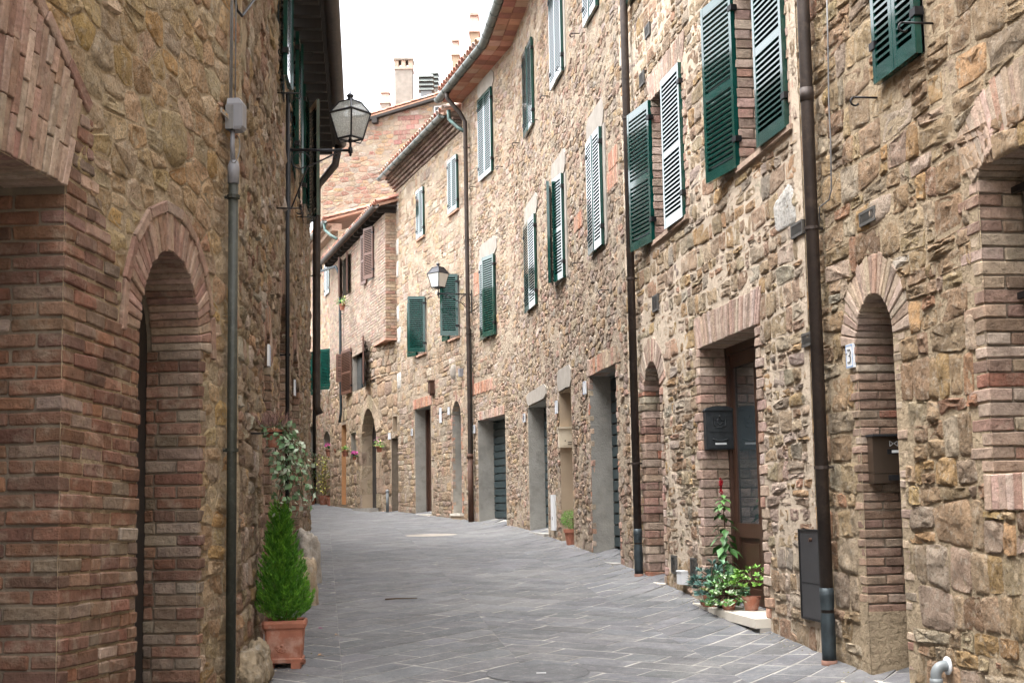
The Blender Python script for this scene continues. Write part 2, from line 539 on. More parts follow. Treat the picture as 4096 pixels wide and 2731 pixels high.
def wall(F, house, s0, s1, zb, zt, holes, m, name='wall', d=0., step=.35, amp=.012, seed=1):
    """the mortar body of a facade, with real openings. zb, zt: functions of s"""
    rng = random.Random(seed)
    hp = [h.poly() if isinstance(h, Op) else ccw(h) for h in holes]
    V, E = [], []
    def loop(pts):
        n = len(V); V.extend(Vector(p) for p in pts)
        E.extend((n + i, n + (i + 1) % len(pts)) for i in range(len(pts)))
    n = max(2, int((s1 - s0) / step))
    brk = sorted(set([s0 + (s1 - s0) * i / n for i in range(n + 1)] + [c for c in F.cum if s0 < c < s1]))
    loop([(s, zb(s)) for s in brk] + [(s, zt(s)) for s in reversed(brk)])
    for h in hp:
        loop([p for p in clip(clip(list(h), -1, 0, -s0 - .001), 1, 0, s1 - .001)])
    for s in brk[1:-1]:
        z = zb(s) + step
        while z < zt(s) - .1:
            q = (s + rng.uniform(-.05, .05) if s not in F.cum else s, z + rng.uniform(-.05, .05))
            if not any(inside(h, *q) for h in hp): V.append(Vector(q))
            z += step
    r = geometry.delaunay_2d_cdt(V, E, [], 1, 1e-5)
    vs, fs = r[0], r[2]
    keep = []
    for f in fs:
        x = sum(vs[i].x for i in f) / 3; y = sum(vs[i].y for i in f) / 3
        if any(inside(h, x, y) for h in hp): continue
        keep.append(tuple(f))
    a = np.array([(v.x, v.y, d + rng.uniform(-amp, amp)) for v in vs])
    if F.side < 0: keep = [f[::-1] for f in keep]
    o = mk(name, F.map(a), keep, m, house)
    return o

def pick(rng, pal):
    r = rng.random() * sum(p[1] for p in pal)
    for c, wt in pal:
        r -= wt
        if r <= 0: break
    k = rng.uniform(.80, 1.16)
    g = (c[0] + c[1] + c[2]) / 3
    c = (c[0] * .95 + g * .085, c[1] * .945 + g * .05, c[2] * .95 + g * .08)
    return tuple(max(0.01, x * k * rng.uniform(.95, 1.05)) for x in c)

def cells(rng, s0, s1, zb, zt, mw, mh, split=.2, coursed=.5):
    """irregular masonry: Voronoi cells of jittered courses"""
    asp = mw / mh
    seeds = []
    zmin = min(zb(s0), zb(s1)) - mh; zmax = max(zt(s0), zt(s1), zt((s0 + s1) / 2)) + mh
    z = zmin
    while z < zmax:
        h = mh * rng.uniform(.65, 1.4)
        s = s0 - mw * rng.uniform(.2, 1.2)
        while s < s1 + mw:
            wd = mw * rng.choice((.5, .7, .9, 1.1, 1.5))
            q = (s + wd / 2, z + h / 2 + rng.uniform(-.5, .5) * mh * (1 - coursed))
            if rng.random() < split:
                seeds.append((q[0], q[1] - h * .26)); seeds.append((q[0] + rng.uniform(-.1, .1) * wd, q[1] + h * .28))
            else:
                seeds.append(q)
            s += wd
        z += h
    R_ = 2.2 * mw
    g = {}
    cs = mw * 1.3
    pts = [((x) / asp, y) for x, y in seeds]
    ch = mh * 1.3
    for i, (x, y) in enumerate(pts): g.setdefault((int(x // ch), int(y // ch)), []).append(i)
    out = []
    for i, (x, y) in enumerate(pts):
        if not (s0 - .0 <= x * asp <= s1 and zb(x * asp) - mh <= y <= zt(x * asp) + mh * .3): continue
        kx, ky = int(x // ch), int(y // ch)
        e = 2.6 * mh
        poly = [(x - e, y - e), (x + e, y - e), (x + e, y + e), (x - e, y + e)]
        nb = []
        for a in range(-2, 3):
            for b in range(-2, 3):
                nb += g.get((kx + a, ky + b), [])
        nb = sorted((((pts[j][0]-x)**2 + (pts[j][1]-y)**2, j) for j in nb if j != i))[:22]
        for dd, j in nb:
            qx, qy = pts[j]
            nx, ny = qx - x, qy - y
            poly = clip(poly, nx, ny, (qx*qx + qy*qy - x*x - y*y) / 2)
            if len(poly) < 3: break
        if len(poly) >= 3:
            out.append([(p[0] * asp, p[1]) for p in poly])
    return out

def blocks(rng, s0, s1, zb, zt, mw, mh):
    """roughly squared rubble laid in wavering courses"""
    out = []
    zlo = min(zb(s0), zb(s1)) - mh; zhi = max(zt(s0), zt(s1))
    ph = [rng.uniform(0, 6.28) for _ in range(6)]
    def wav(s, i): return .10 * mh * (math.sin(s * 1.9 + ph[i % 6] + i) + math.sin(s * 4.3 + i * 2.1))
    z = zlo; i = 0
    while z < zhi:
        h = mh * rng.choice((.62, .8, 1., 1.15, 1.45))
        s = s0 - rng.uniform(0, mw); lean = rng.uniform(-.02, .02)
        while s < s1:
            wd = mw * rng.choice((.42, .6, .8, 1., 1.25, 1.6)); nl = rng.uniform(-.03, .03)
            j = lambda: rng.uniform(-.012, .012)
            z0a, z0b, z1a, z1b = z + wav(s, i), z + wav(s + wd, i), z + h + wav(s, i + 1), z + h + wav(s + wd, i + 1)
            quads = [((s, z0a), (s + wd, z0b), (s + wd + nl, z1b), (s + lean, z1a))]
            r = rng.random()
            if r < .26 and h > mh * .75:
                t = rng.uniform(.35, .65); ma, mb = z0a + (z1a - z0a) * t, z0b + (z1b - z0b) * (t + rng.uniform(-.1, .1))
                quads = [((s, z0a), (s + wd, z0b), (s + wd + nl * t, mb), (s + lean * t, ma)), ((s + lean * t, ma), (s + wd + nl * t, mb), (s + wd + nl, z1b), (s + lean, z1a))]
            elif r < .34:
                t = rng.uniform(.3, .7); mx = s + wd * t
                quads = [((s, z0a), (mx, z0a + (z0b - z0a) * t), (mx, z1a + (z1b - z1a) * t), (s + lean, z1a)), ((mx, z0a + (z0b - z0a) * t), (s + wd, z0b), (s + wd + nl, z1b), (mx, z1a + (z1b - z1a) * t))]
            for q in quads:
                q = [(x + j(), y + j()) for x, y in q]
                # an extra point on the long sides keeps the outline uneven
                q2 = []
                for k in range(4):
                    p0, p1 = q[k], q[(k + 1) % 4]; q2.append(p0)
                    if math.hypot(p1[0] - p0[0], p1[1] - p0[1]) > .10:
                        t = rng.uniform(.35, .65); dx, dy = p1[0] - p0[0], p1[1] - p0[1]; l = math.hypot(dx, dy); o = rng.uniform(.0, .012)
                        q2.append((p0[0] + dx * t + dy / l * o, p0[1] + dy * t - dx / l * o))
                cx, cy = centroid(q2)
                if s0 <= cx <= s1 and zb(cx) - mh <= cy <= zt(cx) + mh * .3: out.append(q2)
            s += wd; lean = nl
        z += h; i += 1
    return out

def stone_shape(rng, poly, gap, prot, rough, rings=2, flat=False):
    """(verts in s,z,d, faces) of one proud rounded stone over a convex outline"""
    c = centroid(poly)
    wd = max(p[0] for p in poly) - min(p[0] for p in poly); hd = max(p[1] for p in poly) - min(p[1] for p in poly)
    kx = max(.55, 1 - 2 * gap / max(wd, .02)); ky = max(.55, 1 - 2 * gap / max(hd, .02))
    q = []
    n = len(poly)
    for i in range(n):
        p0, p1 = poly[i], poly[(i + 1) % n]
        if math.hypot(p1[0] - p0[0], p1[1] - p0[1]) < .018: 
            q.append(((p0[0] + p1[0]) / 2, (p0[1] + p1[1]) / 2)); continue
        t = rng.uniform(.07, .17)
        q.append((p0[0] + (p1[0] - p0[0]) * t, p0[1] + (p1[1] - p0[1]) * t))
        q.append((p0[0] + (p1[0] - p0[0]) * (1 - t), p0[1] + (p1[1] - p0[1]) * (1 - t)))
    j = gap * .55
    q = [(c[0] + (x - c[0]) * kx + rng.uniform(-j, j), c[1] + (y - c[1]) * ky + rng.uniform(-j, j)) for x, y in q]
    m = len(q)
    prof = [(1.0, -.010, 0), (.91, prot * .70, .5), (.62, prot * 1.0, 1)] if rings == 2 else \
           [(1.0, -.010, 0), (.94, prot * .55, .5), (.78, prot * .92, 1), (.44, prot * 1.0, 1.2)]
    v, f = [], []; sd_ = rng.uniform(0, 50)
    tx, tz = rng.uniform(-.35, .35) * prot, rng.uniform(-.35, .35) * prot
    for k, dep, am in prof:
        for x, y in q:
            lx, ly = (x - c[0]) / max(wd, .05), (y - c[1]) / max(hd, .05)
            v.append((c[0] + (x - c[0]) * k, c[1] + (y - c[1]) * k,
                      dep + (tx * lx + tz * ly) * 2 * (am > 0) + rough * am * (1.7 * noise.noise((x * k * 9 + sd_, y * k * 11, sd_)) + .9 * noise.noise((x * 23, y * 23 + sd_, k * 3)))))
    v.append((c[0], c[1], prot + rng.uniform(-rough, rough)))
    for r in range(len(prof) - 1):
        for i in range(m):
            i2 = (i + 1) % m
            f.append((r*m + i, r*m + i2, (r+1)*m + i2, (r+1)*m + i))
    b = (len(prof) - 1) * m
    for i in range(m): f.append((b + i, b + (i + 1) % m, len(v) - 1))
    return v, f

def stones(F, house, s0, s1, zb, zt, avoid, pal, mw=.32, mh=.17, gap=.012, prot=(.012, .035), rough=.008, seed=1, d=0.,
           rings=2, limit=300, split=.2, coursed=.5, drop=0., special=(), name='stone', m=None, rest='small_stones', keep=None, squared=False):
    rng = random.Random(seed)
    P = Pieces(name, house, m or M['stone'], limit, smooth=True, rest=rest); P.sides = True
    av = [ccw(a) for e in avoid for a in (e if isinstance(e[0], list) else [e])]
    bx = [(min(p[0] for p in a), max(p[0] for p in a), min(p[1] for p in a), max(p[1] for p in a)) for a in av]
    for poly in (blocks(rng, s0, s1, zb, zt, mw, mh) if squared else cells(rng, s0, s1, zb, zt, mw, mh, split, coursed)):
        c0, c1 = min(p[0] for p in poly), max(p[0] for p in poly); d0, d1 = min(p[1] for p in poly), max(p[1] for p in poly)
        poly = clip(poly, -1, 0, -s0); poly = clip(poly, 1, 0, s1) if len(poly) > 2 else poly
        if len(poly) < 3: continue
        cs_, cz_ = centroid(poly)
        poly = clip(poly, 0, 1, zt(cs_))
        poly = clip(poly, 0, -1, -(zb(cs_) - .03)) if len(poly) > 2 else poly
        if len(poly) < 3: continue
        if keep and not keep(cs_, cz_): continue
        for a, b in zip(av, bx):
            if len(poly) < 3: break
            if c1 < b[0] or c0 > b[1] or d1 < b[2] or d0 > b[3]: continue
            # cut the stone along the edge of the surround that separates it best
            best = None
            cx_, cy_ = centroid(poly)
            for i in range(len(a)):
                p, q = a[i], a[(i + 1) % len(a)]
                nx, ny = q[1] - p[1], p[0] - q[0]
                l = math.hypot(nx, ny)
                if l < 1e-6: continue
                nx, ny = nx / l, ny / l
                dist = nx * cx_ + ny * cy_ - (nx * p[0] + ny * p[1])
                if best is None or dist > best[0]: best = (dist, -nx, -ny, -(nx * p[0] + ny * p[1]))
            if best[0] < -.02: poly = []; break
            poly = clip(poly, best[1], best[2], best[3])
        if len(poly) < 3: continue
        ar = area(poly)
        if ar < .0035 or min(c1 - c0, d1 - d0) < .04: continue
        if rng.random() < drop: continue
        v, f = stone_shape(rng, ccw(poly), gap, rng.uniform(*prot), rough, rings)
        if F.side < 0: f = [q[::-1] for q in f]
        v = np.array(v); v[:, 2] += d
        c = pick(rng, pal)
        P.add(F.map(v), f, c)
    for poly, c, pr in special:
        v, f = stone_shape(rng, ccw(poly), gap * .5, pr, rough, rings)
        if F.side < 0: f = [q[::-1] for q in f]
        v = np.array(v); v[:, 2] += d
        P.add(F.map(v), f, c)
    P.finish()

# brickwork -----------------------------------------------------------
BR_PINK = [((.40, .29, .215), 5), ((.43, .33, .25), 4), ((.40, .24, .17), 1.4), ((.34, .25, .185), 3), ((.46, .38, .29), 2)]
BR_RED = [((.20, .102, .062), 6), ((.22, .128, .08), 5), ((.155, .088, .06), 3), ((.30, .15, .082), .8), ((.33, .25, .19), .15), ((.20, .142, .098), 4)]
BR_BROWN = [((.27, .18, .12), 4), ((.31, .22, .15), 4), ((.22, .145, .10), 3), ((.30, .13, .08), 1.2), ((.36, .28, .20), 1.5)]
BR_TAN = [((.37, .285, .20), 5), ((.42, .33, .235), 4), ((.37, .235, .16), 1.2), ((.32, .245, .175), 3)]
BR_ARCH = [((.34, .235, .165), 5), ((.31, .20, .14), 4), ((.38, .285, .205), 2), ((.26, .155, .11), 2)]
class Bricks(Pieces):
    def __init__(self, F, house, limit=300, name='brick', m=None, seed=3, rest=None):
        super().__init__(name, house, m or M['brick'], limit, rest=rest or 'small_bricks')
        self.F = F; self.rng = random.Random(seed)
    def hexa(self, c8, c, ch=.006, jit=.004):
        v = hex_piece(c8, ch, jit, self.rng)
        f = CHF if self.F.side > 0 else CHF
        self.add(self.F.map(v), f, c)
    def box(self, s0, s1, z0, z1, d0, d1, pal, ch=.006, jit=.004):
        self.hexa(box8(s0, s1, z0, z1, d0, d1), pick(self.rng, pal), ch, jit)
    def jamb(self, op, near, pal, h=.085, z0=None, z1=None, depth=.3, w=(.14, .27), proud=.012, jt=.010, tilt=0., wl=None):
        """courses at one side of an opening that also line its reveal"""
        z = op.z0 if z0 is None else z0; z1 = op.zs if z1 is None else z1; k = 0
        while z < z1 - .02:
            hh = min(h * self.rng.uniform(.92, 1.08), z1 - z)
            wd = w[k % 2] * self.rng.uniform(.85, 1.15); dep = min((.26, .13)[k % 2] * self.rng.uniform(.95, 1.05), depth)
            e = op.s0 if near else op.s1
            a, b = (e - wd, e) if near else (e, e + wd)
            pr = proud + self.rng.uniform(-.006, .006); ed = self.rng.uniform(-.006, .004)
            if near: b += ed
            else: a -= ed
            if hh > .03:
                self.box(a + jt / 2, b - 0, z + jt / 2, z + hh - jt / 2, -dep, pr, pal) if near else self.box(a, b - jt / 2, z + jt / 2, z + hh - jt / 2, -dep, pr, pal)
                dd = -dep - jt
                while dd > -depth + .03:
                    l = min(self.rng.choice((.13, .26)), depth + dd)
                    rr = self.rng.uniform(-.004, .003)
                    if near: self.box(e - .10, e + rr, z + jt / 2, z + hh - jt / 2, dd - l, dd, pal)
                    else: self.box(e - rr, e + .10, z + jt / 2, z + hh - jt / 2, dd - l, dd, pal)
                    dd -= l + jt
            z += hh; k += 1
    def lintel(self, op, pal, hgt=.28, over=.10, depth=.3, bw=.065, proud=.014, fan=.12, jt=.008, rise=0.):
        """flat arch of upright bricks"""
        n = max(3, int((op.w + 2 * over) / bw)); a0, a1 = op.s0 - over, op.s1 + over
        for i in range(n):
            u0, u1 = i / n, (i + 1) / n
            b0, b1 = a0 + (a1 - a0) * u0, a0 + (a1 - a0) * u1
            f0, f1 = (u0 - .5) * 2 * fan, (u1 - .5) * 2 * fan
            j = jt / 2
            zz = op.z1 + rise * (1 - (2 * (u0 + u1) / 2 - 1) ** 2)
            hh = hgt * self.rng.uniform(.97, 1.03); p = proud + self.rng.uniform(-.005, .005)
            c = {}
            c8 = []
            for a, b, d in _signs:
                base = (b0 + j) if a < 0 else (b1 - j)
                c8.append((base + ((f0 if a < 0 else f1) if b > 0 else 0), zz + (hh if b > 0 else 0), p if d > 0 else -depth))
            self.hexa(c8, pick(self.rng, pal), .005, .003)
    def arch(self, op, pal, hgt=.27, depth=.3, bw=.062, proud=.014, jt=.008, extra=0.):
        h = op.w / 2; a0 = math.asin(min(1, h / op.r)) + extra
        n = max(5, int(2 * a0 * op.r / bw))
        for i in range(n):
            t0, t1 = -a0 + 2 * a0 * i / n, -a0 + 2 * a0 * (i + 1) / n
            r1 = op.r + hgt * self.rng.uniform(.94, 1.05); p = proud + self.rng.uniform(-.005, .005)
            c8 = []
            for a, b, d in _signs:
                r = r1 if b > 0 else op.r + self.rng.uniform(-.003, .003)
                t = t0 if a < 0 else t1
                jj = (jt / 2 / r) * (1 if a < 0 else -1)
                c8.append((op.sc + r * math.sin(t + jj), op.zc + r * math.cos(t + jj), p if d > 0 else -depth))
            self.hexa(c8, pick(self.rng, pal), .005, .003)

def reveal(F, house, op, depth, m, name='reveal', sill=True, back=None, inset=0.):
    """plastered lining of an opening (sides, head and floor), 'depth' into the wall"""
    pl = op.poly(14, grow=.016 if m is M['brick_mortar'] else 0.)
    v, f = [], []
    n = len(pl)
    for (s, z) in pl: v.append((s, z, .004))
    for (s, z) in pl: v.append((s, z, -depth))
    for i in range(n):
        i2 = (i + 1) % n
        f.append((i, i2, n + i2, n + i) if F.side < 0 else (i, n + i, n + i2, i2))
    return mk(name, F.map(np.array(v)), f, m, house)

def panel_in(F, house, op, depth, m, name, thick=.05, grow=.03):
    """a leaf that closes the opening at the back of its reveal"""
    pl = op.poly(14, grow=grow)
    n = len(pl)
    v = [(s, z, -depth) for s, z in pl] + [(s, z, -depth - thick) for s, z in pl]
    f = [tuple(range(n)) if F.side < 0 else tuple(range(n))[::-1]]
    f[0] = f[0][::-1] if False else f[0]
    f += [(i, (i + 1) % n, n + (i + 1) % n, n + i) for i in range(n)] + [tuple(range(n, 2 * n))]
    return mk(name, F.map(np.array(v)), f, m, house)

# shutters ------------------------------------------------------------
_leafcache = {}
M['shadow_green'] = mat('slat_gap_shade', (.002, .009, .007), .9, spec=0.)  # near-black green stands for the shade between slats
def leaf_meshes(wd, h, m, mid, key):
    k = (round(wd, 2), round(h, 2), mid, key)
    if k in _leafcache: return _leafcache[k]
    st, rl, th = .048, .075, .042
    b = MB()
    b.box((0, -th / 2, 0), (st, th / 2, h)); b.box((wd - st, -th / 2, 0), (wd, th / 2, h))
    b.box((st, -th / 2 + .001, 0), (wd - st, th / 2 - .001, rl * 1.25)); b.box((st, -th / 2 + .001, h - rl), (wd - st, th / 2 - .001, h))
    bays = [(rl * 1.25, h - rl)]
    if mid:
        zm = h * .46
        b.box((st, -th / 2 + .001, zm), (wd - st, th / 2 - .001, zm + rl * .8))
        bays = [(rl * 1.25, zm), (zm + rl * .8, h - rl)]
    me = meshdata('shutter', b.v, b.f); me.materials.append(m)
    sv = MB(); sl_ = wd - 2 * st - .002
    sms = {}
    for sg in (1, -1):
        sv = MB(); x0, x1, q, hh = -sl_ / 2, sl_ / 2, .0195, .0082
        sv.add([(x0, -q, sg*q*.85 - hh), (x1, -q, sg*q*.85 - hh), (x1, q, -sg*q*.85 - hh), (x0, q, -sg*q*.85 - hh), (x0, -q, sg*q*.85 + hh), (x1, -q, sg*q*.85 + hh), (x1, q, -sg*q*.85 + hh), (x0, q, -sg*q*.85 + hh)],
               [(0,3,2,1),(4,5,6,7),(0,1,5,4),(1,2,6,5),(2,3,7,6),(3,0,4,7)])
        sms[sg] = meshdata('slat', sv.v, sv.f); sms[sg].materials.append(m)
    sm = sms
    zs = []
    for a, c in bays:
        n = int(round((c - a) / .046))
        zs += [a + (c - a) * (i + .5) / n for i in range(n)]
    _leafcache[k] = (me, sm, zs, wd)
    return _leafcache[k]

SLATS = {}
def shutter(house, hinge, ang, wd, h, m, mid=False, key='g', slat_tilt=40, single=True, back_y=0.):
    """leaf hinged at world point `hinge` (its foot), reaching out along plan angle ang; slats are pieces of it"""
    me, sm, zs, wd = leaf_meshes(wd, h, m, mid, key)
    o = inst('shutter', me, Vector(hinge) - wloc(house), (0, 0, ang), house)
    WL[o.name] = Vector(hinge)
    rest = []
    for z in zs:
        SLATS[house.name] = SLATS.get(house.name, 0) + 1
        if single and SLATS[house.name] <= 300:
            inst('slat', sm[1 if slat_tilt < 0 else -1], (wd / 2, 0, z), (0, 0, 0), o)
        else:
            rest.append(z)
    if rest:
        b = MB(); sg = 1 if slat_tilt < 0 else -1; me_ = sm[sg]
        for z in rest: b.add([(v.co.x + wd / 2, v.co.y, v.co.z + z) for v in me_.vertices], [tuple(p.vertices) for p in me_.polygons])
        sme = meshdata('slats', b.v, b.f); sme.materials.append(m)
        so_ = inst('slats', sme, (0, 0, 0), (0, 0, 0), o)
        so_['kind'] = 'stuff'
    # hinges and the catch rod
    k2 = ('back', round(wd, 2), round(h, 2))
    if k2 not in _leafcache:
        bb = MB().box((.05, -.004, .05), (wd - .05, .004, h - .05)); _leafcache[k2] = meshdata('gap_shade_board', bb.v, bb.f); _leafcache[k2].materials.append(M['shadow_green'])
    inst('gap_shade_board', _leafcache[k2], (0, back_y, 0), (0, 0, 0), o)  # added board inside the leaf, darkens the slat gaps like shade
    if 'hinge' not in _leafcache:
        hb = MB().box((-.03, -.03, 0), (.05, .028, .05))
        _leafcache['hinge'] = meshdata('hinge', hb.v, hb.f); _leafcache['hinge'].materials.append(M['iron'])
    for zz in (h * .14, h * .86): inst('hinge', _leafcache['hinge'], (0, 0, zz), (0, 0, 0), o)
    return o

def ang_of(v): return math.atan2(v.y, v.x)

def shuttered(F, house, op, aL=0., aR=0., m=None, mid=False, depth=.22, d=.02, key='g', sill=None, inner=True, single=True, tilt=None, grow=.0):
    """window: reveal, glazed casement inside, two louvred leaves. angles in degrees opened (0 shut), aL far leaf, aR near leaf"""
    m = m or M['green']
    if inner:
        reveal(F, house, op, depth, M['plaster_light'], 'window_reveal')
        g = panel_in(F, house, op, depth - .02, M['glass'], 'window_pane', .03, .0)
    wd = op.w / 2 + grow; h = op.z1 - op.z0 + .02
    t = F.t(op.sc)
    # far leaf (s1 side): shut direction = -t
    for s, dr, a in ((op.s1 + grow, -1, aL), (op.s0 - grow, 1, aR)):
        base = ang_of(t * dr)
        n = F.n(op.sc)
        # opening swings the leaf from -/+t outward through n
        cr = (t * dr).cross(n).z
        an = base + math.copysign(math.radians(a), cr)
        hp = F.p(s, op.z0 - .01, d + .022)
        # slats slope down to the outside when shut
        sg = 1 if cr > 0 else -1
        shutter(house, hp, an, wd - .004, h, m, mid, key, (tilt if tilt is not None else 54) * -sg * 1, single, 0.)
    return op
# ------------------------------------------------------------------ ground and street
def sheet(name, xs, ys, zf, m, dz=0.):
    v = [(x, y, float(zf(x, y)) + dz) for y in ys for x in xs]
    nx = len(xs)
    f = [(j*nx+i, j*nx+i+1, (j+1)*nx+i+1, (j+1)*nx+i) for j in range(len(ys)-1) for i in range(nx-1)]
    return tag(mk(name, v, f, m, None, True), kind='structure')
sheet('ground', [-600, -200, -60, -30, -14, 0, 14, 30, 60, 200, 600], [-300, -100, -40, -20, 0, 20, 40, 60, 100, 300, 1200],
      lambda x, y: float(g0(min(y, 200))) - .35, M['ground'])
street = sheet('street', list(np.linspace(-12, 5, 205)), list(np.linspace(-12, 62, 297)), lambda x, y: gz(x, y), M['joint'])

def in_street(x, y, mrg=.12):
    if y > 56 or y < 2.0: return False
    rx = np.interp(y, _ry, _rx)
    lx = np.interp(y, L.P[:, 1], L.P[:, 0]) if y < 21.7 else -11.5
    return lx - mrg < x < rx + mrg
def paving():
    rng = random.Random(11)
    P = Pieces('paving_stone', street, M['paving'], 300, rest='far_paving_stones')
    ax = Vector((float(dA[0]), float(dA[1]), 0)); lat = Vector((ax.y, -ax.x, 0))
    o = Vector((-.9, 0, 0))
    strips = [(-9.5, 1.03, -45), (1.03, 2.35, 44), (2.35, 3.72, -42), (3.72, 7.0, 46)]
    for k, (l0, l1, adeg) in enumerate(strips):
        a = math.radians(adeg)
        e1 = lat * math.cos(a) + ax * math.sin(a); e2 = -lat * math.sin(a) + ax * math.cos(a)
        v = -60.
        while v < 60:
            rw = rng.choice((.23, .26, .29, .27))
            u = -60 + rng.uniform(0, .6)
            while u < 60:
                ln = rng.uniform(.32, .78)
                c = o + e1 * (u + ln / 2) + e2 * (v + rw / 2)
                lc = (c - o).dot(lat)
                if l0 - .6 < lc < l1 + .6 and in_street(c.x, c.y, .4) and (c.y < 30 or rng.random() < 1.1):
                    j = rng.choice((.012, .018, .028)) if c.y < 20 else .014
                    cs = [o + e1 * (u + j/2) + e2 * (v + j/2), o + e1 * (u + ln - j/2) + e2 * (v + j/2),
                          o + e1 * (u + ln - j/2) + e2 * (v + rw - j/2), o + e1 * (u + j/2) + e2 * (v + rw - j/2)]
                    poly = [((p - o).dot(lat) + rng.uniform(-.006, .006), (p - o).dot(ax) + rng.uniform(-.006, .006)) for p in cs]
                    poly = ccw(poly)
                    poly = clip(poly, -1, 0, -l0 - .001); 
                    if len(poly) > 2: poly = clip(poly, 1, 0, l1 - .001)
                    if len(poly) > 2 and area(poly) > .002:
                        n = len(poly); cc = centroid(poly)
                        tx, ty, hh = rng.uniform(-.0012, .0012), rng.uniform(-.0012, .0012), rng.uniform(.0030, .0042)
                        vs = []
                        for kk, dz in ((1.0, -.03), (1.0, -.0006), (None, .0014)):
                            for (lx, ly) in poly:
                                if kk is None:
                                    dl = math.hypot(lx - cc[0], ly - cc[1]); q = max(0, 1 - .010 / max(dl, .02))
                                else: q = kk
                                px_, py_ = cc[0] + (lx - cc[0]) * q, cc[1] + (ly - cc[1]) * q
                                w_ = o + lat * px_ + ax * py_
                                vs.append((w_.x, w_.y, float(gz(w_.x, w_.y)) + hh + dz - .002 + (px_ - cc[0]) * tx + (py_ - cc[1]) * ty))
                        f = [(r*n+i, r*n+(i+1) % n, (r+1)*n+(i+1) % n, (r+1)*n+i) for r in range(2) for i in range(n)] + [tuple(2*n+i for i in range(n))]
                        b = rng.uniform(.092, .142)
                        P.add(vs, f, (b * rng.uniform(.97, 1.03), b, b * rng.uniform(1.0, 1.07)))
                u += ln
            v += rw
    P.finish()
paving()

# ------------------------------------------------------------------ palettes
PAL_A1 = [((0.386, 0.267, 0.147), 5), ((0.451, 0.322, 0.181), 5), ((0.332, 0.226, 0.124), 3), ((0.471, 0.308, 0.133), 1.8), ((0.536, 0.433, 0.297), 1.6), ((0.407, 0.226, 0.12), 0.8), ((0.407, 0.318, 0.208), 3), ((0.643, 0.555, 0.426), 0.45)]
PAL_A2 = [((0.424, 0.312, 0.189), 5), ((0.478, 0.368, 0.235), 4), ((0.478, 0.317, 0.153), 1.8), ((0.435, 0.348, 0.245), 3), ((0.53, 0.438, 0.322), 2), ((0.36, 0.247, 0.143), 1.3), ((0.456, 0.287, 0.175), 0.8), ((0.382, 0.322, 0.249), 0.7)]
PAL_B = [((0.366, 0.27, 0.182), 5), ((0.404, 0.297, 0.191), 3), ((0.422, 0.293, 0.161), 1.6), ((0.366, 0.293, 0.22), 3), ((0.394, 0.253, 0.174), 1.4), ((0.469, 0.386, 0.297), 1.4), ((0.3, 0.217, 0.144), 1.5)]
PAL_C = [((0.396, 0.299, 0.197), 4), ((0.442, 0.321, 0.184), 2.6), ((0.377, 0.299, 0.217), 3), ((0.469, 0.392, 0.291), 1.4), ((0.396, 0.26, 0.168), 1.2), ((0.322, 0.233, 0.148), 1.2)]
PAL_L1 = [((0.541, 0.393, 0.213), 4), ((0.503, 0.348, 0.179), 3), ((0.553, 0.354, 0.14), 1.6), ((0.604, 0.468, 0.29), 2.4), ((0.465, 0.285, 0.159), 1.0), ((0.491, 0.377, 0.241), 2)]
PAL_L2 = [((0.396, 0.302, 0.198), 4), ((0.462, 0.362, 0.234), 3), ((0.341, 0.248, 0.156), 3), ((0.396, 0.243, 0.151), 1.2), ((0.528, 0.454, 0.348), 1.6), ((0.473, 0.324, 0.166), 1.2)]
PAL_G = [((0.368, 0.274, 0.18), 4), ((0.352, 0.213, 0.144), 3), ((0.4, 0.274, 0.144), 2), ((0.336, 0.281, 0.223), 2), ((0.32, 0.167, 0.115), 1.5)]

def sR(x): return R.px(x, hz(x))[0]
def zconst(z): return lambda s: z
def zg(F, off=-.12): return lambda s: gs(F, s) + off

sP2, sP1, sBC = sR(3262), sR(2527), float(R.cum[2])
sCD = float(R.cum[3])
EAVE_B = 10.38

# ================================================================== nearest house on the right (rough stone, arched window, door 3)
hA1 = thing('stone_house', 'rough brown stone house with arched door number 3 and large arched window', 'house', R.p(sP2 - 3, gs(R, sP2 - 3)), 'houses along the street')
opW = Op(R.px(3968, 1850)[0], R.px(3968, 1850)[0] - 1.25, R.px(3976, 1891)[1], 0, 0)
_sp = R.px(3911, 705)
opW = Op(_sp[0], _sp[0] - 1.12, opW.z0, _sp[1] + .175, .175)
op3 = opx(R, (3475, 2717), (3516, 1166), (3600, 1700), rise=.30)
op3 = Op(R.px(3460, 2100)[0], R.px(3612, 2100)[0], R.px(3475, 2717)[1] + .02, R.px(3516, 1166)[1], .30)
_a = R.px(3532, 348); _b = R.px(3700, 150)
opS = Op(_a[0], _b[0], _a[1] + .02, _a[1] + 1.65)
wall(R, hA1, 1., sP2 + .02, zg(R), zconst(EAVE_B + .2), [opW, op3, opS], M['mortar_rough'], amp=.006, seed=2)
bk = Bricks(R, hA1, 300, seed=21)
bk.arch(opW, BR_TAN, .34, .40, .048, proud=.008, jt=.005, extra=.06); bk.jamb(opW, False, BR_BROWN + BR_TAN[:1], .076, depth=.26, w=(.13, .26), proud=.005); bk.jamb(opW, True, BR_TAN, .076, depth=.1, proud=.005)
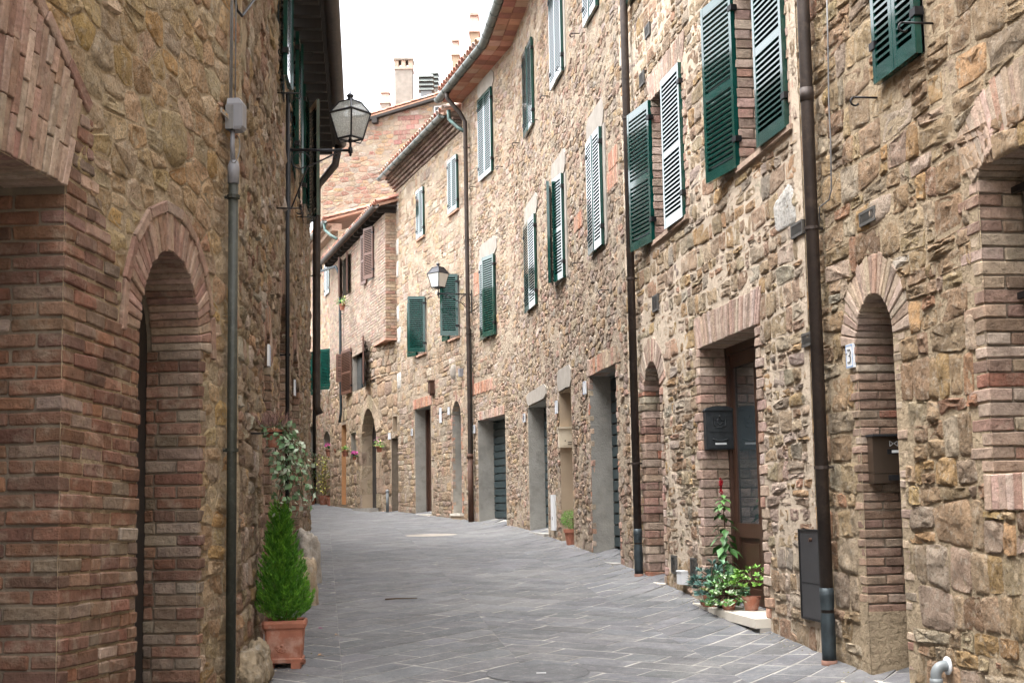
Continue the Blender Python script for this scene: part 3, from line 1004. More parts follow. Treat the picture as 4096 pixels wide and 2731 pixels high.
# brick sill
n = 16
for i in range(n):
    a = opW.s0 - .1 + (opW.w + .2) * i / n
    bk.box(a + .004, a + (opW.w + .2) / n - .004, opW.z0 - .20, opW.z0 - .005, -.5, .02, BR_PINK)
bk.arch(op3, BR_TAN, .27, .30, .045, proud=.008, jt=.005); bk.jamb(op3, False, BR_BROWN, .062, z0=op3.z0 + .42, depth=.55, w=(.09, .15), proud=.004); bk.jamb(op3, True, BR_TAN, .062, depth=.1, w=(.08, .15), proud=.004)
bk.finish()
def av(op, g, sd, bt=0.):
    if not op.rise: return op.poly(8, grow=g, side=sd, bottom=bt)
    t = op.top(10, g)
    return [[(op.s0 - sd, op.z0 - bt), (op.s1 + sd, op.z0 - bt), (op.s1 + sd, op.zs + .03), (op.s0 - sd, op.zs + .03)], ccw([t[-1]] + [t[0]] + t[1:-1])]
stones(R, hA1, sR(4330), sP2, zg(R, -.02), zconst(9.2), [av(opW, .34, .12, .2), av(op3, .25, .09, .1), av(opS, .0, .01)], PAL_A1, .30, .165, gap=.009,
       prot=(.004, .016), rough=.011, seed=5, rings=3, squared=True,
       special=[])
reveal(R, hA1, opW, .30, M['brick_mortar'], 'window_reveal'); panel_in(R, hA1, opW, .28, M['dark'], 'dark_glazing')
reveal(R, hA1, op3, .55, M['brick_mortar'], 'door_reveal'); panel_in(R, hA1, op3, .5, M['wood_dark'], 'door')
mkb = MB()
for a in box8(op3.s0, op3.s1, op3.z0 - .3, op3.z0 + .42, -.55, -.012): pass
def szbox(F, s0, s1, z0, z1, d0, d1):
    c = F.map(np.array([(s0,z0,d0),(s1,z0,d0),(s1,z0,d1),(s0,z0,d1),(s0,z1,d0),(s1,z1,d0),(s1,z1,d1),(s0,z1,d1)]))
    return c, [(0,3,2,1),(4,5,6,7),(0,1,5,4),(1,2,6,5),(2,3,7,6),(3,0,4,7)]
def part(F, house, name, m, *boxes, col=None, smooth=False):
    b = MB()
    for bx_ in boxes: b.add(*szbox(F, *bx_))
    return b.build(name, m, house, col=col, smooth=smooth)
part(R, hA1, 'plinth', M['mortar_rough'], (op3.s1 - .012, op3.s1 + .06, op3.z0 - .2, op3.z0 + .43, -.54, .0))
part(R, hA1, 'doorstep', M['marble'], (op3.s0 - .03, op3.s1 + .03, op3.z0 - .06, op3.z0 + .004, -.3, .05))
shuttered(R, hA1, opS, 0, 0, mid=False, key='a')

# ================================================================== second house on the right (repointed stone, brown glazed door)
hA2 = thing('stone_house', 'repointed stone house between two brown downpipes with brown glazed door', 'house', R.p((sP2 + sP1) / 2, gs(R, (sP2 + sP1) / 2)), 'houses along the street')
opD = Op(R.px(2815, 1900)[0], R.px(3045, 1900)[0], R.px(2832, 2413)[1], R.px(2797, 1395)[1])
opN = Op(R.px(2588, 1900)[0], R.px(2652, 1900)[0], R.px(2595, 2318)[1], R.px(2612, 1443)[1], .30)
_a = R.px(2623, 963); _b = R.px(2748, 860)
opW2 = Op(_a[0], _b[0], _a[1], R.px(2623, 383)[1])
_a = R.px(2964, 666); _b = R.px(3162, 510)
opW1 = Op(_a[0], _b[0], _a[1], _a[1] + 1.62)
_a = R.px(2521, 28)
opW3 = Op(_a[0], _a[0] - 1.25, _a[1], _a[1] + 1.5)
wall(R, hA2, sP2 - .02, sP1 + .02, zg(R), zconst(EAVE_B + .2), [opD, opN, opW1, opW2, opW3], M['mortar_warm'], seed=4)
bk = Bricks(R, hA2, 300, seed=22)
for o_, lw in ((opD, .10), (opW1, .05), (opW2, .05)):
    bk.lintel(o_, BR_PINK, .30, lw, .28, .062)
bk.jamb(opD, False, BR_PINK, .088, depth=.30, w=(.12, .20)); bk.jamb(opD, True, BR_PINK, .088, depth=.12, w=(.12, .22))
for o_ in (opW1, opW2):
    bk.jamb(o_, False, BR_PINK, .088, depth=.26, w=(.05, .10)); bk.jamb(o_, True, BR_PINK, .088, depth=.1, w=(.05, .12))
bk.arch(opN, BR_PINK, .26, .25, .06); bk.jamb(opN, False, BR_PINK + BR_ARCH + [((.34, .15, .09), .8)], .088, depth=.34, w=(.20, .34)); bk.jamb(opN, True, BR_PINK, .088, depth=.1, w=(.08, .14))
bk.finish()
_ws = R.px(3140, 840)
stones(R, hA2, sP2, sP1, zg(R, -.02), zconst(9.6), [av(opD, .31, .13, .2), av(opN, .27, .12, .1), av(opW1, .31, .09, .07), av(opW2, .31, .09, .07), av(opW3, 0, .01)], PAL_A2,
       .25, .14, gap=.013, prot=(.003, .013), rough=.008, seed=6, rings=3, squared=True,
       special=[([(_ws[0] - .3, _ws[1] - .17), (_ws[0] + .24, _ws[1] - .15), (_ws[0] + .27, _ws[1] + .1), (_ws[0] - .2, _ws[1] + .2)], (.68, .65, .60), .02)])
for o_ in (opD, opN):
    reveal(R, hA2, o_, .34, M['brick_mortar'], 'door_reveal')
panel_in(R, hA2, opN, .33, M['wood_dark'], 'door')
for o_ in (opW1, opW2):
    reveal(R, hA2, o_, .28, M['brick_mortar'], 'window_reveal'); panel_in(R, hA2, o_, .24, M['glass'], 'window_pane')
    fr = .06
    part(R, hA2, 'window_frame', M['wood'], (o_.s0, o_.s0 + fr, o_.z0, o_.z1, -.235, -.18), (o_.s1 - fr, o_.s1, o_.z0, o_.z1, -.235, -.18),
         (o_.sc - .04, o_.sc + .04, o_.z0, o_.z1, -.233, -.18), (o_.s0 + fr, o_.s1 - fr, o_.z0, o_.z0 + fr, -.234, -.182), (o_.s0 + fr, o_.s1 - fr, o_.z1 - fr, o_.z1, -.234, -.182))
    part(R, hA2, 'window_sill', M['brick'], (o_.s0 - .08, o_.s1 + .08, o_.z0 - .045, o_.z0, -.2, .035), col=(.40, .29, .22))
shuttered(R, hA2, opW1, 172, 2, mid=True, key='b', inner=False, d=.004)
shuttered(R, hA2, opW2, 172, 2, mid=True, key='b', inner=False, d=.004)
shuttered(R, hA2, opW3, 3, 3, key='b')
part(R, hA2, 'doorstep', M['marble'], (opD.s0 - .10, opD.s1 + .08, opD.z0 - .07, opD.z0 + .004, -.29, .13))
part(R, hA2, 'step_base', M['concrete_step'], (opD.s0 - .10, opD.s1 + .06, opD.z0 - .4, opD.z0 - .072, -.02, .09))
part(R, hA2, 'doorstep', M['marble'], (opN.s0 - .05, opN.s1 + .06, opN.z0 - .05, opN.z0 + .004, -.3, .08))
# the brown glazed double door
def glazed_door(F, house, op, depth):
    dz = -depth
    w2 = op.w / 2
    part(F, house, 'door_frame', M['wood'], (op.s1 - .05, op.s1 + .02, op.z0, op.z1, dz - .03, dz + .05), (op.s0 - .02, op.s0 + .05, op.z0, op.z1, dz - .03, dz + .05), (op.s0 + .05, op.s1 - .05, op.z1 - .07, op.z1, dz - .03, dz + .05))
    for k, (a, b) in enumerate(((op.s0 + .052, op.sc - .003), (op.sc + .003, op.s1 - .052))):
        st = .10; zt = op.z1 - .072; zm = op.z0 + .62
        d = part(F, house, 'door', M['wood'], (a, a + st, op.z0 + .01, zt, dz - .02, dz + .02), (b - st, b, op.z0 + .01, zt, dz - .02, dz + .02),
                 (a + st, b - st, op.z0 + .01, op.z0 + .16, dz - .018, dz + .018), (a + st, b - st, zm, zm + .13, dz - .018, dz + .018), (a + st, b - st, zt - .13, zt, dz - .018, dz + .018),
                 (a + st, b - st, op.z0 + .16, zm, dz - .02, dz - .003), (a + st + .05, b - st - .05, op.z0 + .21, zm - .05, dz - .003, dz + .012))
        WL[d.name] = WL[d.name]
        part(F, d, 'pane', M['glass'], (a + st, b - st, zm + .13, zt - .13, dz - .006, dz + .002))
        if k == 0: part(F, d, 'handle', M['iron'], (b - .065, b - .04, zm + .30, zm + .48, dz + .02, dz + .04))
glazed_door(R, hA2, opD, .30)
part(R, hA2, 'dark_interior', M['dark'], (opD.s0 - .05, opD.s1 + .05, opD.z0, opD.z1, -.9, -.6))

# ================================================================== third house on the right (garages, many shutters)
hB = thing('stone_house', 'long grey stone house with garage openings and a tiled soffit', 'house', R.p((sP1 + sBC) / 2, gs(R, (sP1 + sBC) / 2)), 'houses along the street')
def winb(lb, nb, zt):
    a = R.px(*lb); b = R.px(*nb)
    return Op(a[0], b[0], a[1], R.px(lb[0], zt)[1])
BU1 = winb((1924, 728), (1976, 684), 400); BU2 = winb((2106, 555), (2142, 497), 215)
_a = R.px(2215, 363); BU3 = Op(_a[0], R.px(2261, 291)[0], _a[1], _a[1] + 1.6)
_a = R.px(2349, 111); BU4 = Op(_a[0], R.px(2399, 8)[0], _a[1], _a[1] + 1.6)
BL1 = winb((1932, 1361), (1988, 1339), 1050); BL2 = winb((2112, 1254), (2155, 1232), 905)
BL3 = winb((2222, 1150), (2268, 1110), 745); BL4 = winb((2370, 1024), (2424, 971), 566)
def doorb(lx, rx, ymid, top, bot): return Op(R.px(lx, ymid)[0], R.px(rx, ymid)[0], R.px(*bot)[1], R.px(*top)[1])
BG1 = doorb(1915, 2025, 1900, (1911, 1683), (1919, 2101)); BG2 = doorb(2117, 2191, 1880, (2114, 1629), (2120, 2128))
BN = doorb(2244, 2291, 1880, (2237, 1571), (2250, 2177)); BG3 = doorb(2367, 2476, 1880, (2361, 1504), (2373, 2234))
bw_all = [BU1, BU2, BU3, BU4, BL1, BL2, BL3, BL4]; bd_all = [BG1, BG2, BN, BG3]
wall(R, hB, sP1 - .02, sBC + .02, zg(R), zconst(EAVE_B), bw_all + bd_all, M['mortar_grey'], seed=7)
def patch_poly(op, g, up): return [(op.s0 - g, op.z1 + .02), (op.s1 + g, op.z1 + .02), (op.s1 + g, op.z1 + up), (op.s0 - g, op.z1 + up)]
patches = [patch_poly(o_, .12, .38) for o_ in (BL1, BL2, BL3, BL4, BU1)] + [patch_poly(BN, .1, .35), patch_poly(BG2, .05, .25)]
patches += [[(o_.s0 - .16, o_.z0), (o_.s0 - .01, o_.z0), (o_.s0 - .01, o_.z1 + .02), (o_.s0 - .16, o_.z1 + .02)] for o_ in (BL3, BL4, BU3)]
_rp = [R.px(1888, 1585), R.px(1974, 1548), R.px(1972, 1505), R.px(1888, 1512)]
_bp = [[R.px(2300, 930), R.px(2330, 905), R.px(2330, 850), R.px(2300, 880)], [R.px(2430, 760), R.px(2475, 730), R.px(2475, 580), R.px(2440, 600)], [R.px(1895, 1190), R.px(1918, 1170), R.px(1918, 1080), R.px(1895, 1090)]]
stones(R, hB, sP1, sBC, zg(R, -.02), zconst(EAVE_B - .02), [av(o_, .02, .02) for o_ in bw_all] + [av(o_, .04, .03, .2) for o_ in bd_all] + patches + [_rp] + _bp, PAL_B,
       .23, .125, gap=.010, prot=(.003, .014), rough=.008, seed=8, split=.28, coursed=.4, drop=.04)
bp = []
for p in patches: bp.append(p)
for p in patches:
    s0_, s1_, z0_, z1_ = min(q[0] for q in p), max(q[0] for q in p), min(q[1] for q in p), max(q[1] for q in p)
    rr = random.Random(int(s0_ * 1000))
    out = []
    for i in range(14):
        a = 2 * math.pi * i / 14
        cx_, sx_ = math.cos(a), math.sin(a)
        k = 1 / max(abs(cx_), abs(sx_)) * rr.uniform(.94, 1.04)
        out.append(((s0_ + s1_) / 2 + cx_ * k * (s1_ - s0_) / 2, (z0_ + z1_) / 2 + sx_ * k * (z1_ - z0_) / 2))
    v = [(a, b, .020) for a, b in out] + [(a, b, -.02) for a, b in out]
    n = len(out)
    mk('render_patch', R.map(np.array(v)), [tuple(range(n))[::-1]] + [(i, n + i, n + (i+1) % n, (i+1) % n)[::-1] for i in range(n)], M['plaster_light'], hB)
bk = Bricks(R, hB, 300, seed=23)
def brick_area(bk, poly, pal, h=.07, l=.25, upright=False, proud=.016):
    poly = ccw(poly)
    s0_, s1_, z0_, z1_ = min(q[0] for q in poly), max(q[0] for q in poly), min(q[1] for q in poly), max(q[1] for q in poly)
    if upright: h, l = l, h
    z = z0_; k = 0
    while z < z1_:
        s = s0_ - (l / 2 if k % 2 else 0)
        while s < s1_:
            if inside(poly, s + l / 2, z + h / 2):
                bk.box(s + .005, s + l - .005, z + .005, z + h - .005, -.06, proud + bk.rng.uniform(-.006, .006), pal)
            s += l
        z += h; k += 1
BR_ORANGE = [((.42, .20, .12), 4), ((.40, .24, .16), 3), ((.46, .30, .21), 2)]
brick_area(bk, _rp, BR_ORANGE, upright=True)
for p in _bp: brick_area(bk, p, BR_ORANGE, upright=True)
bk.lintel(BG3, BR_TAN + BR_ORANGE, .22, .06, .2, .16, fan=.02)
bk.lintel(BG1, BR_PINK, .17, -.02, .15, .14, fan=.02)
for o_ in (BG3,):
    bk.jamb(o_, True, BR_TAN + BR_ORANGE, .085, depth=.08, w=(.06, .13)); bk.jamb(o_, False, BR_TAN + BR_ORANGE, .085, depth=.05, w=(.04, .10))
bk.finish()
for o_ in bw_all:
    pass
shuttered(R, hB, BL4, 2, 1, key='b'); shuttered(R, hB, BL3, 15, 6, mid=True, key='b'); shuttered(R, hB, BL2, 1, 1, key='b'); shuttered(R, hB, BL1, 2, 10, key='b')
shuttered(R, hB, BU1, 0, 0, key='b'); shuttered(R, hB, BU2, 1, 0, key='b'); shuttered(R, hB, BU3, 0, 1, key='b'); shuttered(R, hB, BU4, 1, 0, key='b')
def garage(F, house, op, depth=.55, ph=.15):
    reveal(F, house, op, depth + .05, M['plaster_grey'], 'door_reveal')
    z = op.z0
    gm = M['garage']
    dr = part(F, house, 'garage_door', gm, (op.s0, op.s1, op.z0 - .02, op.z1 + .02, -depth - .06, -depth - .04))
    while z < op.z1 - .02:
        h = min(ph, op.z1 - z)
        v, f = szbox(F, op.s0, op.s1, z + .013, z + h - .013, -depth - .03, -depth + .012)
        v = np.array(v)
        part_v = v
        mk('panel', v, f, gm, dr)
        z += ph
M['garage'] = mat('blue_green_garage_paint', (.030, .052, .058), .4, .2, var=(3, .25))
garage(R, hB, BG1, .34); garage(R, hB, BG2, .29); garage(R, hB, BG3, .30)
reveal(R, hB, BN, .34, M['plaster_beige'], 'niche_lining'); panel_in(R, hB, BN, .30, M['plaster_beige'], 'niche_back')
for o_, d_ in ((BG1, .05), (BG2, .06), (BG3, .10)):
    part(R, hB, 'doorstep', M['concrete_step'], (o_.s0 - .02, o_.s1 - .15, o_.z0 - .10, o_.z0 + .012, -.4, d_ + .02))
part(R, hB, 'doorstep', M['marble'], (BN.s0 - .05, BN.s1 + .03, BN.z0 - .04, BN.z0 + .004, -.25, .04))

# eave: level soffit of clay tiles on the overhang, gutter, roof
def soffit_tiles(F, house, s0, s1, z, over, step=.30, pal=None, seed=4, name='soffit_tile', extra=0.):
    P = Pieces(name, house, M['soffit'], 300, rest='far_soffit_tiles'); rng = random.Random(seed)
    s = s0; nn = max(1, int(round((s1 - s0) / step))); st = (s1 - s0) / nn
    for i in range(nn):
        a, b = s0 + st * i, s0 + st * (i + 1)
        for j, (d0, d1) in enumerate(((-.05, over / 2), (over / 2, over))):
            off = rng.uniform(-.006, .006)
            P.add(F.map(hex_piece(box8(a + .004, b - .004, z + off, z + .05, d0 + .004, d1 - .004), .004, .003, rng)), CHF, pick(rng, pal))
    P.finish()
    part(F, house, 'eave_board', M['wood_dark'], (s0, s1, z + .052, z + .10, -.3, over + .02))
SOF = [((.36, .16, .10), 4), ((.42, .22, .14), 3), ((.30, .13, .09), 3), ((.46, .30, .21), 2)]
sE0 = sR(2560)
soffit_tiles(R, hB, sE0, R.cum[1], EAVE_B, .44, pal=SOF); soffit_tiles(R, hB, R.cum[1] + .01, sBC - .02, EAVE_B, .43, pal=SOF, seed=5)
def gutter(house, pts, r=.085, m=None, name='gutter'):
    b = MB(); n = 9; pts = [Vector(p) for p in pts]
    for i, p in enumerate(pts):
        t = (pts[min(i+1, len(pts)-1)] - pts[max(i-1, 0)]).normalized()
        a = t.cross(Vector((0, 0, 1))).normalized()
        for rr in (r, r - .008):
            for k in range(n):
                an = math.pi * k / (n - 1)
                b.v.append(tuple(p + a * math.cos(an) * rr - Vector((0, 0, 1)) * math.sin(an) * rr))
    N2 = 2 * n
    for i in range(len(pts) - 1):
        for k in range(n - 1):
            for o in (0, n):
                b.f.append((i*N2+o+k, i*N2+o+k+1, (i+1)*N2+o+k+1, (i+1)*N2+o+k))
        b.f.append((i*N2, (i+1)*N2, (i+1)*N2+n, i*N2+n)); b.f.append((i*N2+n-1, i*N2+2*n-1, (i+1)*N2+2*n-1, (i+1)*N2+n-1))
    for e in (0, (len(pts) - 1) * N2): b.f.append(tuple(e + k for k in range(n)))
    o = b.build(name, m or M['gutter'], house, smooth=True)
    return o
def gutter_straps(house, F, s0, s1, z, d, r, step=.6):
    b = MB(); s = s0
    while s < s1:
        p = F.p(s, z, d); nrm = F.n(s)
        b.tube([p + nrm * math.cos(a) * (r + .006) - Vector((0, 0, math.sin(a) * (r + .006))) for a in np.linspace(0, math.pi, 9)], .007, 5)
        s += step
    b.build('gutter_strap', M['gutter'], house)
gp = [R.p(s, EAVE_B + .09, .51) for s in np.linspace(sE0, R.cum[1] - .3, 6)] + [R.p(s, EAVE_B + .09, .50) for s in np.linspace(R.cum[1] + .2, sBC + .15, 4)]
gutter(hB, gp, .09); gutter_straps(hB, R, sE0, R.cum[1] - .3, EAVE_B + .09, .51, .09); gutter_straps(hB, R, R.cum[1] + .3, sBC, EAVE_B + .09, .50, .09)

TILE = [((.42, .20, .13), 4), ((.48, .30, .21), 3), ((.36, .17, .12), 2), ((.46, .38, .31), 1.5)]
def tiled_roof(house, o, e, u, width, length, seed=1, step=.22, tl=.36, limit=120):
    """clay tiles: o = eave corner, e = unit vector along the eave, u = unit vector up the slope"""
    rng = random.Random(seed); e, u, o = Vector(e), Vector(u), Vector(o)
    nrm = e.cross(u).normalized()
    if nrm.z < 0: nrm = -nrm
    b = MB(); b.obox(o - nrm * .09, e * width, u * length, nrm * .06)
    b.build('roof', M['soffit'], house, col=(.34, .20, .14))
    P = Pieces('roof_tile', house, M['roof_tile'], limit, smooth=True, rest='far_roof_tiles')
    nx, ny = max(1, int(width / step)), max(1, int(length / tl))
    for i in range(nx):
        for j in range(ny):
            for half in (0, 1):
                c = o + e * (width * (i + .5 + (.5 if half else 0)) / nx) + u * (tl * j - .04)
                if half and i == nx - 1: continue
                v = []
                for q, rr in ((0, .105), (1, .085)):
                    pc = c + u * (tl * 1.12 * q) + nrm * (.012 * (1 - q) + rng.uniform(0, .008) - (.02 if half else -.02))
                    for k in range(6):
                        a = math.pi * k / 5
                        v.append(pc + e * math.cos(a) * rr + nrm * math.sin(a) * rr * .75 * (-1 if half else 1))
                v = np.array([tuple(x) for x in v])
                v2 = v + np.array(nrm) * .014
                vv = np.concatenate([v, v2])
                f = [(k, k+1, 6+k+1, 6+k) for k in range(5)] + [(12+k, 18+k, 18+k+1, 12+k+1) for k in range(5)] + [(k, 12+k, 12+k+1, k+1) for k in range(5)]
                P.add(vv, f, pick(rng, TILE))
    P.finish()
_e = R.T[1]; _n = R.N[1]
def slope_vec(F, s, deg=17): 
    n = F.n(s); return (-n * math.cos(math.radians(deg)) + Vector((0, 0, math.sin(math.radians(deg)))))
tiled_roof(hB, R.p(sBC - .05, EAVE_B + .20, .48), -R.t(sBC - .1), slope_vec(R, sBC - .1), 3.4, 5.2, seed=3)

# ================================================================== fourth house on the right (green open shutters, cornice)
hC = thing('stone_house', 'lower stone house with brick cornice, arched niche and green shutters standing open', 'house', R.p((sBC + sCD) / 2, gs(R, (sBC + sCD) / 2)), 'houses along the street')
CTOP = 9.78
def winc(lb, nb, zt):
    a = R.px(*lb); b = R.px(*nb); return Op(a[0], b[0], a[1], R.px(lb[0], zt)[1])
CU1 = winc((1674, 958), (1701, 938), 769); CU2 = winc((1801, 858), (1837, 833), 648)
CL1 = winc((1674, 1420), (1707, 1402), 1205); CL2 = winc((1802, 1357), (1839, 1338), 1118)
CD = doorb(1662, 1725, 1850, (1662, 1639), (1662, 2056)); CN = Op(R.px(1812, 1850)[0], R.px(1848, 1850)[0], R.px(1812, 2053)[1], R.px(1828, 1604)[1], .28)
c_all = [CU1, CU2, CL1, CL2, CD, CN]
wall(R, hC, sBC - .02, sCD, zg(R), zconst(CTOP), c_all, M['mortar_grey'], seed=9)
_lp = [R.px(1655, 1640), R.px(1727, 1618), R.px(1727, 1562), R.px(1653, 1592)]
_qs = random.Random(77)
quo = []
for i in range(9):
    z = 4.6 + i * .58
    if i % 3 == 1: continue
    wq = _qs.choice((.28, .45)); quo.append(([(sCD - wq, z), (sCD - .02, z), (sCD - .02, z + .42), (sCD - wq, z + .44)], (.64, .60, .55), .02))
stones(R, hC, sBC, sCD, zg(R, -.02), zconst(CTOP - .02), [av(o_, .03, .02) for o_ in (CU1, CU2, CL1, CL2)] + [av(CD, .02, .02, .2), av(CN, .14, .10, .1), _lp] + [q[0] for q in quo],
       PAL_C, .30, .16, gap=.010, prot=(.003, .013), rough=.008, squared=True, seed=10, split=.2, special=quo)
bk = Bricks(R, hC, 200, seed=24)
brick_area(bk, _lp, BR_ORANGE, upright=True); bk.arch(CN, BR_TAN, .14, .15, .07)
bk.jamb(CN, False, BR_TAN + BR_ORANGE, .09, depth=.06, w=(.05, .11)); bk.jamb(CN, True, BR_TAN + BR_ORANGE, .09, depth=.06, w=(.07, .14))
# corbelled cornice; its shade is put into the dark brick palette
for k in range(5):
    zz = CTOP + .01 + k * .075
    s = sBC
    while s < sCD + .05:
        l = .27
        bk.box(s + .005, min(s + l, sCD + .1) - .005, zz, zz + .066, -.1, .04 + k * .055, [((.15, .105, .08), 3), ((.13, .085, .065), 3), ((.19, .14, .105), 1)])
        s += l
bk.finish()
shuttered(R, hC, CU1, 2, 1, key='c'); shuttered(R, hC, CU2, 1, 2, key='c')
shuttered(R, hC, CL1, 163, 74, key='c', grow=.02); shuttered(R, hC, CL2, 176, 77, key='c', grow=.02)
reveal(R, hC, CD, .36, M['plaster_grey'], 'door_reveal'); panel_in(R, hC, CD, .31, M['wood'], 'door')
part(R, hC, 'door_frame', M['wood'], (CD.s1 - .09, CD.s1, CD.z0, CD.z1, -.31, -.26))
reveal(R, hC, CN, .40, M['plaster_grey'], 'niche_lining'); panel_in(R, hC, CN, .38, M['plaster_grey'], 'niche_back')
for o_ in (CD, CN): part(R, hC, 'doorstep', M['marble'], (o_.s0 - .06, o_.s1 + .05, o_.z0 - .05, o_.z0 + .004, -.3, .07))
part(R, hC, 'step_base', M['plaster_beige'], (CN.s0 - .05, CN.s1 + .04, CN.z0 - .5, CN.z0 - .052, -.02, .05))
for o_ in (CL1, CL2, CU1, CU2): part(R, hC, 'window_sill', M['brick'], (o_.s0 - .05, o_.s1 + .05, o_.z0 - .06, o_.z0 - .015, -.2, .06), col=(.40, .24, .17))
CG = CTOP + .40
gutter(hC, [R.p(s, CG, .37) for s in np.linspace(sBC + .25, sCD + .3, 5)], .085); gutter_straps(hC, R, sBC + .3, sCD + .25, CG, .37, .085, .55)
tiled_roof(hC, R.p(sCD + .25, CG + .06, .35), -R.t(sBC + 1), slope_vec(R, sBC + 1), 6.5, 4.0, seed=6)

# ================================================================== fifth house: projecting brick upper floor, big arch
sDE = R.px(1357, 1900)[0]
hD = thing('brick_house', 'house with projecting brick upper floor, brown shutters and tall stone arch', 'house', R.p((sCD + sDE) / 2, gs(R, (sCD + sDE) / 2)), 'houses along the street')
JD = .28; ZJ = R.px(1545, 1376)[1]; DTOP = 9.22
RD = Fac([np.array(R.p(sCD, 0, 0))[:2], np.array(R.p(sCD + 1.7, 0, JD))[:2], np.array(R.p(sDE, 0, JD))[:2]], +1)
RU = Fac([np.array(R.p(sCD + .02, 0, JD))[:2], np.array(R.p(sDE, 0, JD))[:2]], +1)
sRD = float(RD.cum[2]); sRU = float(RU.cum[1])
def doord(lx, rx, ymid, top, bot): return Op(RD.px(lx, ymid)[0], RD.px(rx, ymid)[0], RD.px(*bot)[1], RD.px(*top)[1])
DA = Op(RD.px(1449, 1900)[0], RD.px(1508, 1900)[0], RD.px(1455, 2032)[1], RD.px(1477, 1632)[1], .70)
DW = doord(1405, 1424, 1780, (1405, 1733), (1405, 1829)); DO = doord(1367, 1385, 1850, (1366, 1701), (1368, 2018))
DL1 = doord(1410, 1462, 1480, (1410, 1392), (1410, 1568)); DL2 = doord(1374, 1388, 1480, (1374, 1425), (1374, 1532)); DSL = Op(RD.px(1488, 1480)[0], RD.px(1502, 1480)[0], RD.px(1488, 1532)[1], RD.px(1494, 1430)[1], .12)
CS = doord(1572, 1589, 1700, (1572, 1666), (1572, 1726)); CE = doord(1568, 1592, 1900, (1567, 1753), (1568, 2054))
d_low = [DA, DW, DO, DL1, DL2, DSL, CS, CE]
wall(RD, hD, 0, sRD, zg(RD), zconst(ZJ + .02), d_low, M['mortar_grey'], seed=12)
stones(RD, hD, 0, sRD, zg(RD, -.02), lambda s: ZJ - .9, [av(DA, .36, .3, .2)] + [av(o_, .03, .02, .05) for o_ in (DW, DO, DL1, DL2, CS, CE)] + [av(DSL, .03, .02)], [((.40, .28, .17), 4), ((.44, .32, .20), 3), ((.36, .26, .17), 3), ((.46, .34, .20), 2)],
       .48, .30, gap=.012, prot=(.006, .022), rough=.010, seed=13, split=.15, coursed=.8)
def px_wallbricks(F, house, s0, s1, z0, z1, holes, pal, d=0., h=.082, l=.26, seed=3, limit=300, rest='small_bricks', proud=.012):
    bk = Bricks(F, house, limit, seed=seed, rest=rest); z = z0; k = 0
    hp = [(o_.s0 - .02, o_.s1 + .02, o_.z0 - .02, o_.z1 + .02) for o_ in holes]
    while z < z1 - .03:
        s = s0 - (l / 2 if k % 2 else 0)
        while s < s1:
            a, b = max(s, s0), min(s + l, s1)
            if b - a > .04:
                for x0, x1, y0, y1 in hp:
                    if y0 < z + h / 2 < y1:
                        if a < x0 < b: b = x0
                        elif a < x1 < b: a = x1
                        elif x0 <= a and b <= x1: a = b
                if b - a > .04: bk.box(a + .005, b - .005, z + .005, z + h - .005, d - .05, d + proud + bk.rng.uniform(-.004, .004), pal, .005, .003)
            s += l
        z += h; k += 1
    bk.finish()
BR_D = [((.30, .24, .175), 4), ((.33, .265, .195), 3), ((.28, .21, .155), 3), ((.30, .20, .14), 1)]
def wjx(lx, rx, yt, yb, d):
    a = RU.px(lx, yb); b = RU.px(rx, yb); return Op(a[0], b[0], a[1], RU.px(lx, yt)[1])
DU1 = wjx(1474, 1492, 930, 1128, JD); DU1 = Op(DU1.s0 - .25, DU1.s1 + .1, DU1.z0, DU1.z1); DU2 = wjx(1378, 1392, 1035, 1188, JD); DU2 = Op(DU2.s0 - .15, DU2.s1 + .25, DU2.z0, DU2.z1)
wall(RU, hD, 0, sRU, zconst(ZJ), zconst(DTOP), [DU1, DU2], M['mortar_grey'], 'upper_wall', seed=14)
px_wallbricks(RU, hD, 0, sRU, ZJ, DTOP, [DU1, DU2], BR_D, 0., seed=31)
stones(RD, hD, 0, sRD, lambda s: ZJ - .9, zconst(ZJ), [av(DL1, .02, .02), av(DL2, .02, .02)], PAL_C, .30, .16, seed=15, limit=60)
# the return of the projecting floor, facing down the street
Dret = Fac([np.array(R.p(sCD + .02, 0, JD))[:2], np.array(R.p(sCD + .02, 0, -1.6))[:2]], +1)
Dret = Fac([np.array(R.p(sCD + .02, 0, JD + .01))[:2], np.array(R.p(sCD + .02, 0, -3.4))[:2]], -1)
wall(Dret, hD, 0, 3.4, zconst(ZJ), lambda s: DTOP + .0 + s * .30, [], M['mortar_grey'], 'side_wall', seed=15)
px_wallbricks(Dret, hD, 0, .62, ZJ, DTOP - .05, [], [((.33, .235, .15), 4), ((.35, .27, .185), 3), ((.32, .19, .125), 1.5)], 0., seed=32, limit=120, rest='side_bricks')
part(R, hD, 'corbel_slab', M['roof_tile'], (sCD, sCD + 1.5, ZJ - .05, ZJ - .003, -.1, JD + .03), col=(.45, .25, .18))
bk = Bricks(RD, hD, 60, name='arch_stone', seed=25, rest='small_arch_stones', m=M['stone'])
bk.arch(DA, [((.46, .36, .24), 3), ((.42, .33, .22), 2)], .36, .35, .34, proud=.02)
for near in (True, False): bk.jamb(DA, near, [((.42, .32, .21), 3), ((.38, .29, .2), 2)], .40, depth=.28 if not near else .1, w=(.30, .42), proud=.02)
bk.finish()
